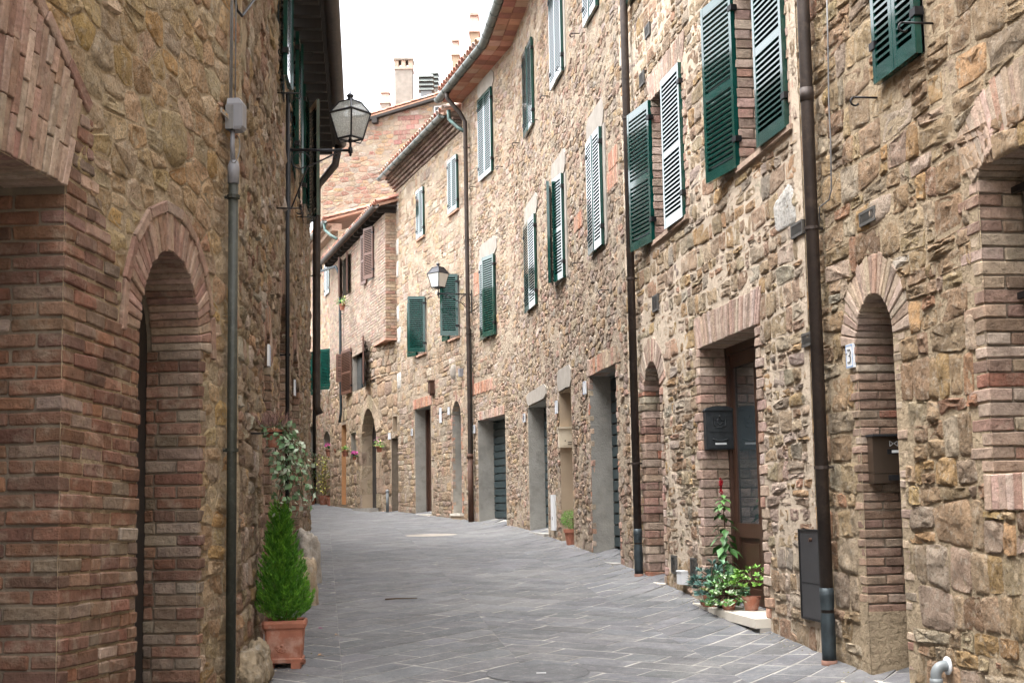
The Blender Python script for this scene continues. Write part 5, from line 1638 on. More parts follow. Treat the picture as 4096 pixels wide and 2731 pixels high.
# ------------------------------------------------------------------ street lamps
def scroll(c, r0, a0, a1, e1, e2, n=18, turns=0.):
    return [c + (e1 * math.cos(a) + e2 * math.sin(a)) * (r0 * (1 - turns * i / n)) for i, a in enumerate(np.linspace(a0, a1, n))]
def street_lamp(label, root, nrm, reach, panes, sz=1., plate=.35):
    up = Vector((0, 0, 1)); nrm = nrm.normalized(); sd = nrm.cross(up)
    t = thing('street_lamp', label, 'street lamp', root, 'lantern lamps on wall brackets')
    MB().obox(root - sd * .02 - up * plate * .8, sd * .04, nrm * .014, up * plate).build('wall_plate', M['lantern'], t)
    tip = root + nrm * reach
    MB().tube([root, tip], .016, 8).build('arm', M['lantern'], t, smooth=True)
    b = MB()
    b.tube([root + nrm * .02 - up * plate * .75, root + nrm * reach * .30 - up * .19, root + nrm * reach * .62 - up * .085, root + nrm * reach * .80 - up * .02], .009, 6)
    b.tube(scroll(root + nrm * reach * .18 - up * .13, .115, 0, 5.6, nrm, up, 20, .35), .007, 6)
    b.tube(scroll(root + nrm * reach * .78 - up * .055, .045, 1.4, 7.2, nrm, up, 16, .6), .006, 6)
    b.build('scrollwork', M['lantern'], t, smooth=True)
    MB().lathe(tip, [(.0, -.07), (.016, -.06), (.012, -.035), (.026, -.03), (.026, .03), (.014, .04), (.014, .11), (.03, .12), (.0, .121)], 10).build('stem', M['lantern'], t, smooth=True)
    z0, z1, z2 = .145 * sz, .465 * sz, .60 * sz
    rb, rt, rr = .15 * sz, .245 * sz, .13 * sz
    view = math.atan2(tip.y, tip.x) 
    def crn(r, z, k): 
        a = view + k * math.pi / 2 + .06
        return tip + Vector((math.cos(a) * r, math.sin(a) * r, z))
    for k in range(4):
        MB().tube([crn(rb, z0, k), crn(rt, z1, k)], .011, 6).build('corner_bar', M['lantern'], t)
        for (r, z, rad) in ((rb, z0, .012), (rt, z1, .014), (rr, z2, .010)):
            MB().tube([crn(r, z, k), crn(r, z, k + 1)], rad, 6).build('rail', M['lantern'], t)
        MB().tube([crn(rt, z1, k), crn(rr, z2, k)], .010, 6).build('roof_bar', M['lantern'], t)
        a_, b_, c_, d_ = crn(rb, z0, k), crn(rb, z0, k + 1), crn(rt, z1, k + 1), crn(rt, z1, k)
        nrm_ = (b_ - a_).cross(d_ - a_).normalized() * .004
        MB().add([a_, b_, c_, d_, a_ + nrm_, b_ + nrm_, c_ + nrm_, d_ + nrm_], [(0,1,2,3),(7,6,5,4),(0,4,5,1),(1,5,6,2),(2,6,7,3),(3,7,4,0)]).build('pane', panes, t)
        a_, b_, c_, d_ = crn(rt, z1, k), crn(rt, z1, k + 1), crn(rr, z2, k + 1), crn(rr, z2, k)
        MB().add([a_, b_, c_, d_, a_ - nrm_, b_ - nrm_, c_ - nrm_, d_ - nrm_], [(0,1,2,3),(7,6,5,4),(0,4,5,1),(1,5,6,2),(2,6,7,3),(3,7,4,0)]).build('roof_pane', panes if panes is M['lamp_glass'] else M['lantern'], t)
        MB().tube([tip + up * .11, tip + (crn(rb * .8, z0 - .05, k) - tip) * 1., crn(rb, z0, k)], .007, 6).build('cradle', M['lantern'], t, smooth=True)
    MB().lathe(tip + up * z2, [(rr * .72, -.004), (rr * .70, .012), (.035, .03), (.028, .055), (.045, .07), (.03, .09), (.008, .105), (.006, .14), (.0, .142)], 10).build('finial', M['lantern'], t, smooth=True)
    return t
m = bpy.data.materials.new('hammered_lantern_glass'); m.use_nodes = True
_n, _l = m.node_tree.nodes, m.node_tree.links
_n.remove(_n['Principled BSDF']); out_ = _n['Material Output']
tl = _n.new('ShaderNodeBsdfTranslucent'); tl.inputs[0].default_value = (.9, .92, .90, 1)
tp = _n.new('ShaderNodeBsdfTransparent'); gl = _n.new('ShaderNodeBsdfGlossy'); gl.inputs['Roughness'].default_value = .15
vt = _n.new('ShaderNodeTexVoronoi'); vt.inputs['Scale'].default_value = 55
ge = _n.new('ShaderNodeNewGeometry'); _l.new(ge.outputs['Position'], vt.inputs['Vector'])
bn = _n.new('ShaderNodeBump'); bn.inputs['Strength'].default_value = .6; bn.inputs['Distance'].default_value = .01; _l.new(vt.outputs[0], bn.inputs['Height'])
_l.new(bn.outputs[0], tl.inputs['Normal']); _l.new(bn.outputs[0], gl.inputs['Normal'])
mx = _n.new('ShaderNodeMixShader'); mr = _n.new('ShaderNodeMapRange'); mr.inputs[1].default_value = .0; mr.inputs[2].default_value = .6; mr.inputs[3].default_value = .75; mr.inputs[4].default_value = .45
_l.new(vt.outputs[0], mr.inputs[0]); _l.new(mr.outputs[0], mx.inputs[0]); _l.new(tp.outputs[0], mx.inputs[1]); _l.new(tl.outputs[0], mx.inputs[2])
m2 = _n.new('ShaderNodeMixShader'); m2.inputs[0].default_value = .06; _l.new(mx.outputs[0], m2.inputs[1]); _l.new(gl.outputs[0], m2.inputs[2]); _l.new(m2.outputs[0], out_.inputs[0])
M['lamp_glass'] = m
q = L.px(1150, 600)
street_lamp('street lamp with hammered clear glass on an iron bracket from the left wall', L.p(q[0], q[1], .02), L.n(q[0]), .68, M['lamp_glass'], plate=.9, sz=.93)
q = R.px(1890, 1178)
street_lamp('street lamp with milky white glass in front of the green shutters', R.p(q[0], q[1], .02), R.n(q[0]), .72, M['opal'], sz=.92, plate=.5)

# ------------------------------------------------------------------ letterboxes
def frameat(F, s, d, z, inward=False):
    """axes on the far reveal of an opening: u = from the street into the wall, outward normal towards the camera"""
    return F.p(s, z, d), -F.n(s), -F.t(s)
# ornate cast one on the left reveal of the glazed door
zb0 = R.px(2832, 1797, -.02)[1]; zt0 = R.px(2832, 1640, -.02)[1]
o_, u_, n_ = frameat(R, opD.s1 - .006, -.012, zb0)
t = thing('letterbox', 'ornate dark cast-metal letterbox on the brick jamb of the glazed door', 'letterbox', o_, 'letterboxes')
W_, H_ = .272, zt0 - zb0; up = Vector((0, 0, 1))
MB().obox(o_, u_ * W_, n_ * .085, up * H_).build('case', M['castmail'], t)
arc = [(W_ / 2 + (W_ / 2 + .008) * math.cos(a), H_ + .045 * math.sin(a)) for a in np.linspace(0, math.pi, 13)]
v = [o_ + u_ * x + up * z + n_ * 0 for x, z in arc] + [o_ + u_ * x + up * z + n_ * .10 for x, z in arc]
k = len(arc)
MB().add(v, [tuple(range(k)), tuple(range(k, 2 * k))[::-1]] + [(i, k + i, k + (i + 1) % k, (i + 1) % k) for i in range(k)]).build('lid', M['castmail'], t)
f0 = o_ + n_ * .085
MB().obox(f0 + u_ * .02 + up * .015, u_ * (W_ - .04), n_ * .006, up * .14).build('lower_panel', M['castmail'], t)
MB().obox(f0 + u_ * .02 + up * .165, u_ * (W_ - .04), n_ * .006, up * (H_ - .20)).build('upper_panel', M['castmail'], t)
b = MB(); f1 = f0 + n_ * .006
b.tube([f1 + u_ * (.06 + .15 * k / 8) + up * (.10 - .02 * math.sin(math.pi * k / 8)) + n_ * .006 for k in range(9)], .008, 6); b.build('slot_handle', M['castmail'], t, smooth=True)
cq = f1 + u_ * (W_ / 2) + up * .265
b = MB(); b.tube(scroll(cq, .028, 0, 6.28, u_, up, 14), .006, 6)
for sg in (-1, 1):
    b.tube([cq + u_ * sg * .028, cq + u_ * sg * .06 + up * .03, cq + u_ * sg * .055 - up * .035, cq + u_ * sg * .03 - up * .045], .006, 6)
b.tube([cq - up * .05 - u_ * .05, cq - up * .06, cq - up * .05 + u_ * .05], .005, 6); b.tube([cq + up * .03, cq + up * .06], .008, 6)
b.build('crest', M['castmail'], t, smooth=True)
MB().obox(f1 + u_ * .085 + up * .045, u_ * .11, n_ * .003, up * .018).build('name_strip', M['plate'], t)
# bronze one in door 3
zb0 = R.px(3510, 1931, -.02)[1]; zt0 = R.px(3505, 1735, -.02)[1]
o_, u_, n_ = frameat(R, op3.s1 - .006, -.04, zb0)
t = thing('letterbox', 'flat bronze letterbox with two slots inside arched door number 3', 'letterbox', o_, 'letterboxes')
W_, H_ = .30, zt0 - zb0
MB().obox(o_, u_ * W_, n_ * .09, up * (H_ * .20)).build('lower_case', M['bronze'], t)
MB().obox(o_ + up * (H_ * .205), u_ * W_, n_ * .092, up * (H_ * .76)).build('case', M['bronze'], t)
MB().obox(o_ + up * H_ * .97 - u_ * .01, u_ * (W_ + .02), n_ * .125, up * .014).build('hood', M['steel'], t)
for zz, hh in ((.60, .032), (.055, .036)):
    MB().obox(o_ + up * H_ * zz + u_ * .10 + n_ * .092, u_ * .15, n_ * .005, up * hh).build('slot_frame', M['black'], t)
MB().obox(o_ + up * (H_ * .60 + .007) + u_ * .13 + n_ * .097, u_ * .09, n_ * .002, up * .018).build('name_strip', M['plate'], t)
b = MB(); e0 = o_ + up * H_ * .76 + u_ * .12 + n_ * .0925
for p0, p1 in (((0, 0), (0, .035)), ((0, .035), (.025, .018)), ((.025, .018), (0, 0)), ((.03, .018), (.055, .035)), ((.055, .035), (.055, 0)), ((.055, 0), (.03, .018))):
    b.tube([e0 + u_ * p0[0] + up * p0[1], e0 + u_ * p1[0] + up * p1[1]], .0018, 4)
b.build('horn_mark', M['plate'], t)
# cream one in the beige niche
zb0 = R.px(2258, 1787, -.02)[1]; zt0 = R.px(2256, 1712, -.02)[1]
o_, u_, n_ = frameat(R, BN.s1 - .006, .035, zb0)
t = thing('letterbox', 'cream enamel letterbox in the beige plastered niche', 'letterbox', o_, 'letterboxes')
W_, H_ = .30, zt0 - zb0
MB().obox(o_, u_ * W_, n_ * .10, up * H_).build('case', M['cream'], t)
MB().obox(o_ + up * H_ - u_ * .015, u_ * (W_ + .03), n_ * .13, up * .025).build('lid', M['cream'], t)
MB().obox(o_ + n_ * .10 + u_ * .05 + up * .03, u_ * .22, n_ * .006, up * (H_ - .09)).build('door_panel', M['cream'], t)
for k in range(2): MB().obox(o_ + n_ * .107 + u_ * .13 + up * (.045 + .03 * k), u_ * .12, n_ * .003, up * .010).build('slot', M['black'], t)
MB().tube([o_ + n_ * .106 + u_ * .09 + up * .10, o_ + n_ * .112 + u_ * .09 + up * .10], .010, 8).build('lock', M['iron'], t)

# ------------------------------------------------------------------ vents, hatches, boxes, plates
def vent(label, F, p0, p1, d=.03, slats=8):
    a, b = F.px(*p0), F.px(*p1)
    s0, s1 = min(a[0], b[0]), max(a[0], b[0]); zc = (a[1] + b[1]) / 2; h = abs(a[1] - b[1])
    return vent_at(label, F, s0, s1, zc - h / 2, zc + h / 2, d, slats)
def vent_at(label, F, s0, s1, z0, z1, d=.03, slats=8):
    t = thing('wall_vent', label, 'vent', F.p((s0 + s1) / 2, z0, d), 'slotted vents in the stone wall')
    fr = .018
    part(F, t, 'backing', M['black'], (s0, s1, z0, z1, -.02, d - .016))
    part(F, t, 'frame', M['vent'], (s0 - .0, s0 + fr, z0, z1, -.02, d), (s1 - fr, s1, z0, z1, -.02, d), (s0 + fr, s1 - fr, z0, z0 + fr, -.02, d), (s0 + fr, s1 - fr, z1 - fr, z1, -.02, d))
    for k in range(slats):
        z = z0 + fr + (z1 - z0 - 2 * fr) * (k + .3) / slats
        part(F, t, 'slat', M['vent'], (s0 + fr, s1 - fr, z, z + (z1 - z0) / slats * .30, d - .014, d - .002))
    return t
def vsz(label, x, y0, y1, wid, slats=8):
    a = R.px(x, y0); b = R.px(x, y1); vent_at(label, R, a[0] - wid / 2, a[0] + wid / 2, min(a[1], b[1]), max(a[1], b[1]), .027, slats)
vsz('upper of two small vents high beside the shuttered window', 2595, 100, 150, .22); vsz('lower of two small vents high beside the shuttered window', 2573, 290, 345, .22)
vsz('small vent above the arched brick niche', 2627, 1180, 1246, .25, 10); vsz('vent just behind the near brown downpipe', 3197, 890, 948, .26, 8)
vsz('vent on the rough wall under the closed shutters', 3480, 838, 896, .27, 8)
vsz('low vent nearest the arched niche', 2702, 2220, 2293, .20, 12); vsz('low vent nearest the glazed door', 2780, 2230, 2305, .20, 12)
vsz('vent half hidden at head height by the near brown downpipe', 3238, 1330, 1385, .22, 8)
a = R.px(2746, 2335); b = R.px(2746, 2282)
t = thing('meter_box', 'small white plastic box low on the wall between two vents', 'box', R.p(a[0], a[1], .05))
part(R, t, 'case', M['white_plastic'], (a[0] - .09, a[0] + .09, a[1], b[1] - .012, 0, .075)); part(R, t, 'lid', M['white_plastic'], (a[0] - .095, a[0] + .095, b[1] - .010, b[1] + .004, 0, .082))
a = R.px(3300, 2492); b = R.px(3222, 2126)
t = thing('meter_hatch', 'tall dark steel hatch low in the wall behind the near downpipe', 'hatch', R.p((a[0] + b[0]) / 2, R.px(3228, 2462)[1], .04))
z0, z1 = R.px(3228, 2462)[1], R.px(3218, 2122)[1]; s1_ = R.px(3222, 2300)[0]; s0_ = s1_ - .56
part(R, t, 'frame', M['iron'], (s0_ - .015, s0_, z0 - .015, z1 + .015, 0, .042), (s1_, s1_ + .015, z0 - .015, z1 + .015, 0, .042), (s0_, s1_, z1, z1 + .015, 0, .042), (s0_, s1_, z0 - .015, z0, 0, .042))
part(R, t, 'panel', M['steel'], (s0_, s1_, z0, z1, 0, .036)); part(R, t, 'seam', M['iron'], (s0_ + .05, s1_ - .02, z0 + (z1 - z0) * .40, z0 + (z1 - z0) * .405, .036, .039))
p_ = R.p(s1_ - .26, z1 - .06, .036); MB().tube([p_, p_ + R.n(s1_) * .02], .014, 8).build('lock', M['rust'], t)
a = R.px(2222, 2120); b = R.px(2218, 1978)
t = thing('meter_cabinet', 'tall narrow white cabinet on the wall beside the garage opening', 'cabinet', R.p(a[0], a[1], .03))
part(R, t, 'body', M['white_plastic'], (a[0] - .14, a[0] + .14, a[1], b[1], 0, .045)); part(R, t, 'latch', M['grey_plastic'], (a[0] - .02, a[0] + .02, a[1] + .16, a[1] + .21, .045, .05))
a = R.px(1736, 1582); b = R.px(1736, 1526)
t = thing('wall_box', 'brown wooden box on the wall above the grey door reveal', 'box', R.p(a[0], a[1], .05))
part(R, t, 'body', M['rust'], (a[0] - .10, a[0] + .10, a[1] + .05, b[1], 0, .12)); part(R, t, 'foot', M['rust'], (a[0] - .07, a[0] + .07, a[1], a[1] + .05, 0, .09)); part(R, t, 'top', M['rust'], (a[0] - .12, a[0] + .12, b[1], b[1] + .03, 0, .14))
a = R.px(1822, 1488)
tag(MB().lathe(R.p(a[0], a[1], .03), [(.0, -.17), (.06, -.15), (.09, -.05), (.09, .05), (.06, .15), (.0, .17)], 10, 1, .4).build('wall_medallion', M['plaster_light'], smooth=True), 'pale ribbed oval ornament on the wall left of the rusty pipe', 'ornament')
a = R.px(1851, 1490)
t = thing('junction_box', 'small grey junction box beside the dark downpipe under the second lamp', 'box', R.p(a[0], a[1], .05)); part(R, t, 'case', M['grey_plastic'], (a[0] - .06, a[0] + .06, a[1] - .09, a[1] + .09, 0, .08)); part(R, t, 'lid', M['grey_plastic'], (a[0] - .05, a[0] + .05, a[1] - .08, a[1] + .08, .081, .09))

# number plates with their figures drawn as raised strokes
SEG = {'3': [((0, 1), (.8, 1)), ((.8, 1), (1, .78)), ((1, .78), (.8, .52)), ((.8, .52), (.35, .52)), ((.8, .52), (1, .26)), ((1, .26), (.8, 0)), ((.8, 0), (0, .02))],
       '5': [((.95, 1), (.1, 1)), ((.1, 1), (.08, .56)), ((.08, .56), (.7, .60)), ((.7, .60), (1, .34)), ((1, .34), (.75, .02)), ((.75, .02), (0, .05))],
       'A': [((0, 0), (.5, 1)), ((.5, 1), (1, 0)), ((.2, .38), (.8, .38))], '7': [((0, 1), (1, 1)), ((1, 1), (.35, 0))],
       '9': [((1, .55), (.5, .45)), ((.5, .45), (.05, .7)), ((.05, .7), (.4, 1)), ((.4, 1), (1, .9)), ((1, .9), (1, .4)), ((1, .4), (.6, 0)), ((.6, 0), (.1, .05))],
       '1': [((.2, .75), (.6, 1)), ((.6, 1), (.6, 0))]}
def plate(label, x, y, w_, h_, text='', d=.045, F=None, turn=0.):
    F = F or R
    s, z = F.px(x, y); tv, nv, up = F.t(s), F.n(s), Vector((0, 0, 1))
    if turn:
        rt = Matrix.Rotation(turn, 3, 'Z'); tv = rt @ tv; nv = rt @ nv
    # reading direction: from far end to near end for the right wall
    rd = -tv if F.side > 0 else tv
    t = thing('number_plate', label, 'number plate', F.p(s, z - h_ / 2, d), 'enamel number plates')
    o = F.p(s, z - h_ / 2, d - .025) - rd * w_ / 2
    MB().obox(o, rd * w_, nv * .018, up * h_).build('tile', M['plate'], t)
    b = MB(); e = .006; of = o + nv * .018
    for q0, qa, qb in ((of + rd * e + up * e, rd * (w_ - 2 * e), up * e), (of + rd * e + up * (h_ - 2 * e), rd * (w_ - 2 * e), up * e), (of + rd * e + up * 2 * e, rd * e, up * (h_ - 4 * e)), (of + rd * (w_ - 2 * e) + up * 2 * e, rd * e, up * (h_ - 4 * e))):
        b.obox(q0, qa, nv * .0015, qb)
    b.build('border', M['plate_blue'], t)
    if text:
        cw = w_ * .62 / len(text); b = MB()
        for i, ch_ in enumerate(text):
            x0 = w_ * .19 + cw * i + cw * .12
            for p0, p1 in SEG[ch_]:
                b.tube([of + nv * .002 + rd * (x0 + p0[0] * cw * .72) + up * (h_ * .24 + p0[1] * h_ * .52), of + nv * .002 + rd * (x0 + p1[0] * cw * .72) + up * (h_ * .24 + p1[1] * h_ * .52)], min(w_, h_) * .026, 5)
        b.build('figure', M['black'], t)
    return t
plate('white enamel number plate reading 3 beside the arched door', 3410, 1424, .13, .165, '3', .03)
plate('white enamel number plate reading 5A beside the garage opening', 2103, 1671, .20, .155, '5A')
plate('white enamel number plate left of the roller garage door', 1901, 1716, .17, .17, '7')
plate('plain white enamel plate beside the beige niche', 2233, 1628, .17, .20, '')
plate('plain white enamel plate left of the large garage opening', 2347, 1551, .17, .18, '')
plate('small white plate left of the grey plastered doorway', 1652, 1728, .14, .17, '9')
plate('small white plate by the arched grey niche', 1800, 1643, .14, .17, '')
plate('tall narrow white plaque between doorway and arched niche', 1767, 1661, .16, .34, '')
plate('small white plate above the narrow far door', 1562, 1744, .16, .17, '', F=RD)
s_, z_ = L.px(1049, 1423, .06)
plate('white number plate edge-on beside the first left arch', 1049, 1423, .15, .18, '', .07, L); plate('white number plate edge-on beside the tall left arch', 1160, 1551, .15, .18, '', .07, L)

# ------------------------------------------------------------------ ironwork
def catch(F, x, y, label, ln=.16):
    s, z = F.px(x, y); n_ = F.n(s); up = Vector((0, 0, 1)); o = F.p(s, z, .0)
    b = MB(); b.tube([o, o + n_ * ln], .007, 6); b.tube(scroll(o + n_ * ln - up * .028, .028, 1.57, -2.6, n_, up, 10), .007, 6)
    tag(b.build('shutter_catch', M['iron'], smooth=True), label, 'catch', 'iron shutter catches')
catch(R, 3512, 392, 'iron catch low and left of the closed near shutters'); catch(R, 3740, 95, 'iron catch to the right of the closed near shutters', .2)
for x, y, lb in ((2012, 667, 'iron catch right of the leftmost high white-looking shutters'), (2198, 385, 'iron catch left of the third high shutters'), (2262, 270, 'iron catch right of the third high shutters'), (2320, 135, 'iron catch under the fourth high shutters'), (2080, 572, 'iron catch left of the second high shutters'), (2155, 480, 'iron catch right of the second high shutters'), (1905, 748, 'iron catch left of the leftmost high shutters'), (2330, 1050, 'iron catch under the lower shutters nearest the middle pipe'), (2440, 1160, 'iron catch just left of the middle downpipe')):
    catch(R, x, y, lb, .12)
for x, y, lb in ((1100, 372, 'iron catch under the topmost left shutter'), (1170, 210, 'iron catch beside the second left shutter'), (1105, 833, 'hooked iron ring on the left wall above the tall arch'), (1180, 868, 'iron spike on the left wall beside the conduit')):
    catch(L, x, y, lb, .22)
# grille of the large arched window
t = thing('window_grille', 'black wrought iron grille in the large arched window', 'grille', R.p(opW.sc, opW.z0, -.2))
for k in range(6):
    s = opW.s0 + (opW.w - .14) * (k + .5) / 6
    zt_ = opW.zc + math.sqrt(max(0, opW.r ** 2 - (s - opW.sc) ** 2)) - .02
    MB().tube([R.p(s, opW.z0 + .02, -.20), R.p(s, zt_, -.20)], .014, 6).build('bar', M['iron'], t)
for z in (opW.z0 + .25, opW.z0 + .95, opW.zs - .1): MB().obox(R.p(opW.s0 + .01, z, -.215), R.t(opW.sc) * (opW.w - .02), R.n(opW.sc) * .03, Vector((0, 0, .035))).build('crossbar', M['iron'], t)
# thin cable down the rough wall
pts = [(3332, 0), (3336, 160), (3340, 420), (3347, 560), (3350, 760), (3340, 800), (3302, 830), (3300, 905)]
tag(MB().tube([R.p(*R.px(x, y), .045) for x, y in pts], .006, 6).build('wall_cable', M['cable'], smooth=True), 'thin grey cable running down the rough wall beside the near downpipe', 'cable')
# grey waste pipe bend low on the near wall
o_ = R.p(*R.px(3808, 2660), .0); n_ = R.n(9)
t = thing('waste_pipe', 'grey plastic waste pipe elbow leaving the near wall at the bottom', 'pipe', o_)
arc = [o_ + n_ * (.02 + .0), o_ + n_ * .05] + [o_ + n_ * (.05 + .05 * math.sin(a)) - Vector((0, 0, .05 * (1 - math.cos(a)))) for a in np.linspace(.3, 1.57, 5)]
MB().tube(arc + [arc[-1] - Vector((0, 0, .35))], .032, 12).build('bend', M['grey_pipe'], t, smooth=True)
MB().tube([arc[-1] - Vector((0, 0, .02)), arc[-1] - Vector((0, 0, .06))], .038, 12).build('collar', M['grey_pipe'], t, smooth=True)
MB().tube([o_ + n_ * .022, o_ + n_ * .034], .052, 14).build('wall_rose', M['white_plastic'], t, smooth=True)
# grey riser post far off
s_ = RD.px(1550, 2050, .12)[0]; g_ = gs(RD, s_, .12)
t = thing('riser_pipe', 'grey standing pipe with a cap between tall arch and narrow door', 'pipe', RD.p(s_, g_, .12))
MB().tube([RD.p(s_, g_ - .02, .12), RD.p(s_, g_ + .55, .12)], .038, 10).build('pipe', M['grey_pipe'], t, smooth=True); MB().lathe(RD.p(s_, g_ + .55, .12), [(.048, -.04), (.05, .0), (.03, .03), (0, .035)], 10).build('cap', M['grey_pipe'], t, smooth=True)

# ------------------------------------------------------------------ plants
def leafmesh(items):
    """items: (pos, dir, up, length, width, colour) -> folded leaf blades"""
    V, Fc, C = [], [], []
    for p, dr, nr, ln, wd, c in items:
        dr = dr.normalized(); sd = dr.cross(nr)
        if sd.length < 1e-5: sd = dr.cross(Vector((.3, .5, .8)))
        sd.normalize(); nn = sd.cross(dr)
        k = len(V)
        V += [p, p + dr * ln * .45 + sd * wd / 2 + nn * ln * .04, p + dr * ln - nn * ln * .12, p + dr * ln * .45 - sd * wd / 2 + nn * ln * .04, p + dr * ln * .5 - nn * ln * .02]
        Fc += [(k, k+1, k+4), (k+1, k+2, k+4), (k+2, k+3, k+4), (k+3, k, k+4)]
        C += [c] * 5
    return [tuple(v) for v in V], Fc, np.array(C)
def rvec(rg): 
    while True:
        v = Vector((rg.uniform(-1, 1), rg.uniform(-1, 1), rg.uniform(-1, 1)))
        if .05 < v.length < 1: return v.normalized()
def jc(rg, c, a=.25):
    k = rg.uniform(1 - a, 1 + a); return tuple(x * k for x in c)
# conifer in a square terracotta pot
po = at_y(1140, 2620, 10.65); po.z = float(gz(po.x, po.y))
t = thing('potted_conifer', 'bright green cone-shaped conifer in a square terracotta pot', 'potted plant', po)
rot = math.radians(6)
def pot_sq(prof, c):
    v, f = [], []
    for r, z in prof:
        for k in range(4):
            for dd in (-.06, .06):
                a = rot + math.pi / 4 + k * math.pi / 2 + dd
                v.append((c.x + r * 1.414 * math.cos(a), c.y + r * 1.414 * math.sin(a), c.z + z))
    n = 8
    for i in range(len(prof) - 1):
        for k in range(n): f.append((i*n+k, i*n+(k+1) % n, (i+1)*n+(k+1) % n, (i+1)*n+k))
    f.append(tuple(range(n))[::-1])
    return v, f
v, f = pot_sq([(.122, .035), (.132, .04), (.135, .065), (.124, .075), (.136, .27), (.138, .28), (.150, .295), (.155, .325), (.150, .345), (.138, .348), (.128, .34), (.120, .30)], po)
MB().add(v, f).build('pot', M['terracotta'], t)
for sx, sy in ((-1, -1), (1, -1), (1, 1), (-1, 1)):
    c = po + Vector((sx * .10, sy * .10, 0)); MB().box((c.x - .035, c.y - .035, c.z - .005), (c.x + .035, c.y + .035, c.z + .038)).build('foot', M['terracotta'], t)
fd = Vector((math.sin(rot), -math.cos(rot), 0)); rd = Vector((math.cos(rot), math.sin(rot), 0)); ro = po + fd * .1345 + Vector((0, 0, .165)) - rd * .015
b = MB()
for k in range(12):
    a = k * math.pi / 6; b.tube(scroll(ro + (rd * math.cos(a) + Vector((0, 0, 1)) * math.sin(a)) * .040, .012, 0, 6.28, rd, Vector((0, 0, 1)), 8), .0035, 5)
b.tube(scroll(ro, .026, 0, 6.28, rd, Vector((0, 0, 1)), 14), .004, 5); b.tube([ro - fd * .006, ro + fd * .006], .012, 8); b.build('rosette', M['terracotta'], t, smooth=True)
rd2 = rd; fd2 = rd; ro2 = po + rd * .1345 + Vector((0, 0, .165)); b = MB(); b.tube(scroll(ro2, .045, 0, 6.28, fd * -1, Vector((0, 0, 1)), 14), .006, 5); b.tube(scroll(ro2, .022, 0, 6.28, fd * -1, Vector((0, 0, 1)), 12), .005, 5); b.build('rosette', M['terracotta'], t, smooth=True)
MB().lathe(po + Vector((0, 0, .315)), [(.0, 0), (.125, 0)], 10).build('soil', M['soil'], t)
ct = po + Vector((0, 0, .34)); HT = at_y(1105, 1990, 10.65).z - ct.z
MB().tube([ct - Vector((0, 0, .04)), ct + Vector((-.01, 0, HT * .5)), ct + Vector((-.05, 0, HT * .95))], [.02, .014, .003], 7).build('trunk', M['bark'], t)
rg = random.Random(3); items = []
for i in range(620):
    u = (i + rg.random()) / 620
    u = 1 - (1 - u) ** .62 if u < .999 else u
    z = HT * u * .93
    ph = i * 2.39996 + rg.uniform(-.3, .3)
    rmax = (.172 * (1 - u) ** .95 * (.80 + .20 * min(1, u * 7)) + .010) * rg.uniform(.80, 1.08)
    ax0 = Vector((math.cos(ph), math.sin(ph), 0)); tip_d = (ax0 * rg.uniform(.35, .6) + Vector((0, 0, 1))).normalized()
    root = ct + Vector((-.05 * u, 0, z)) + ax0 * rmax * rg.choice((.1, .35, .5, .5)) - Vector((0, 0, .02))
    ln = .085 + .05 * (1 - u)
    base_ = (.07, .205, .017) if rg.random() < .6 else (.14, .33, .028)
    sidev = tip_d.cross(ax0).normalized()
    for k in range(24):
        w_ = rg.random(); q = root + ax0 * rmax * .5 * min(1, w_ * 1.6) + tip_d * ln * w_ + sidev * rg.uniform(-.022, .022) * (1 - .6 * w_) + rvec(rg) * .006
        dr = tip_d + sidev * rg.uniform(-.7, .7) + ax0 * rg.uniform(-.2, .5)
        items.append((q, dr, rvec(rg), rg.uniform(.024, .048), rg.uniform(.005, .010), jc(rg, base_, .25)))
v, f, c = leafmesh(items); mk('crown', v, f, M['leaf'], t, col=c)
# boulders and kerb rocks along the left wall
def boulder(label, c, sx, sy, sz, seed, colr, rz=0.):
    rg = random.Random(seed); v, f = [], []; nu, nv = 44, 30
    for j in range(nv):
        th = math.pi * j / (nv - 1)
        for i in range(nu):
            ph = 2 * math.pi * i / nu
            d = Vector((math.sin(th) * math.cos(ph), math.sin(th) * math.sin(ph), math.cos(th)))
            k = 1 + .24 * noise.noise(d * 1.6 + Vector((seed * 3.1, 0, 0))) + .13 * noise.noise(d * 4 + Vector((0, seed, 0))) + .07 * noise.noise(d * 9 + Vector((0, 0, seed))) + .035 * noise.noise(d * 19)
            q = Vector((abs(d.x) ** .75 * math.copysign(1, d.x) * sx, abs(d.y) ** .75 * math.copysign(1, d.y) * sy, abs(d.z) ** .8 * math.copysign(1, d.z) * sz)) * k
            q.rotate(Matrix.Rotation(rz, 3, 'Z')); v.append(Vector(c) + q)
    for j in range(nv - 1):
        for i in range(nu): f.append((j*nu+i, (j+1)*nu+i, (j+1)*nu+(i+1) % nu, j*nu+(i+1) % nu))
    return tag(mk('boulder', [tuple(q) for q in v], f, M['rubble'], None, True, colr), label, 'boulder', 'boulders at the foot of the left wall')
c = at_y(1208, 2330, 14.4); g_ = float(gz(c.x, c.y)); boulder('ochre boulder just behind the potted conifer at the wall', (c.x + .035, c.y, g_ + .10), .13, .22, .36, 2, (.42, .33, .23), .2)
c = at_y(1215, 2240, 16.4); g_ = float(gz(c.x, c.y)); boulder('larger grey-topped boulder behind the ochre one', (c.x + .03, c.y, g_ + .16), .15, .26, .42, 5, (.44, .39, .33), .4)
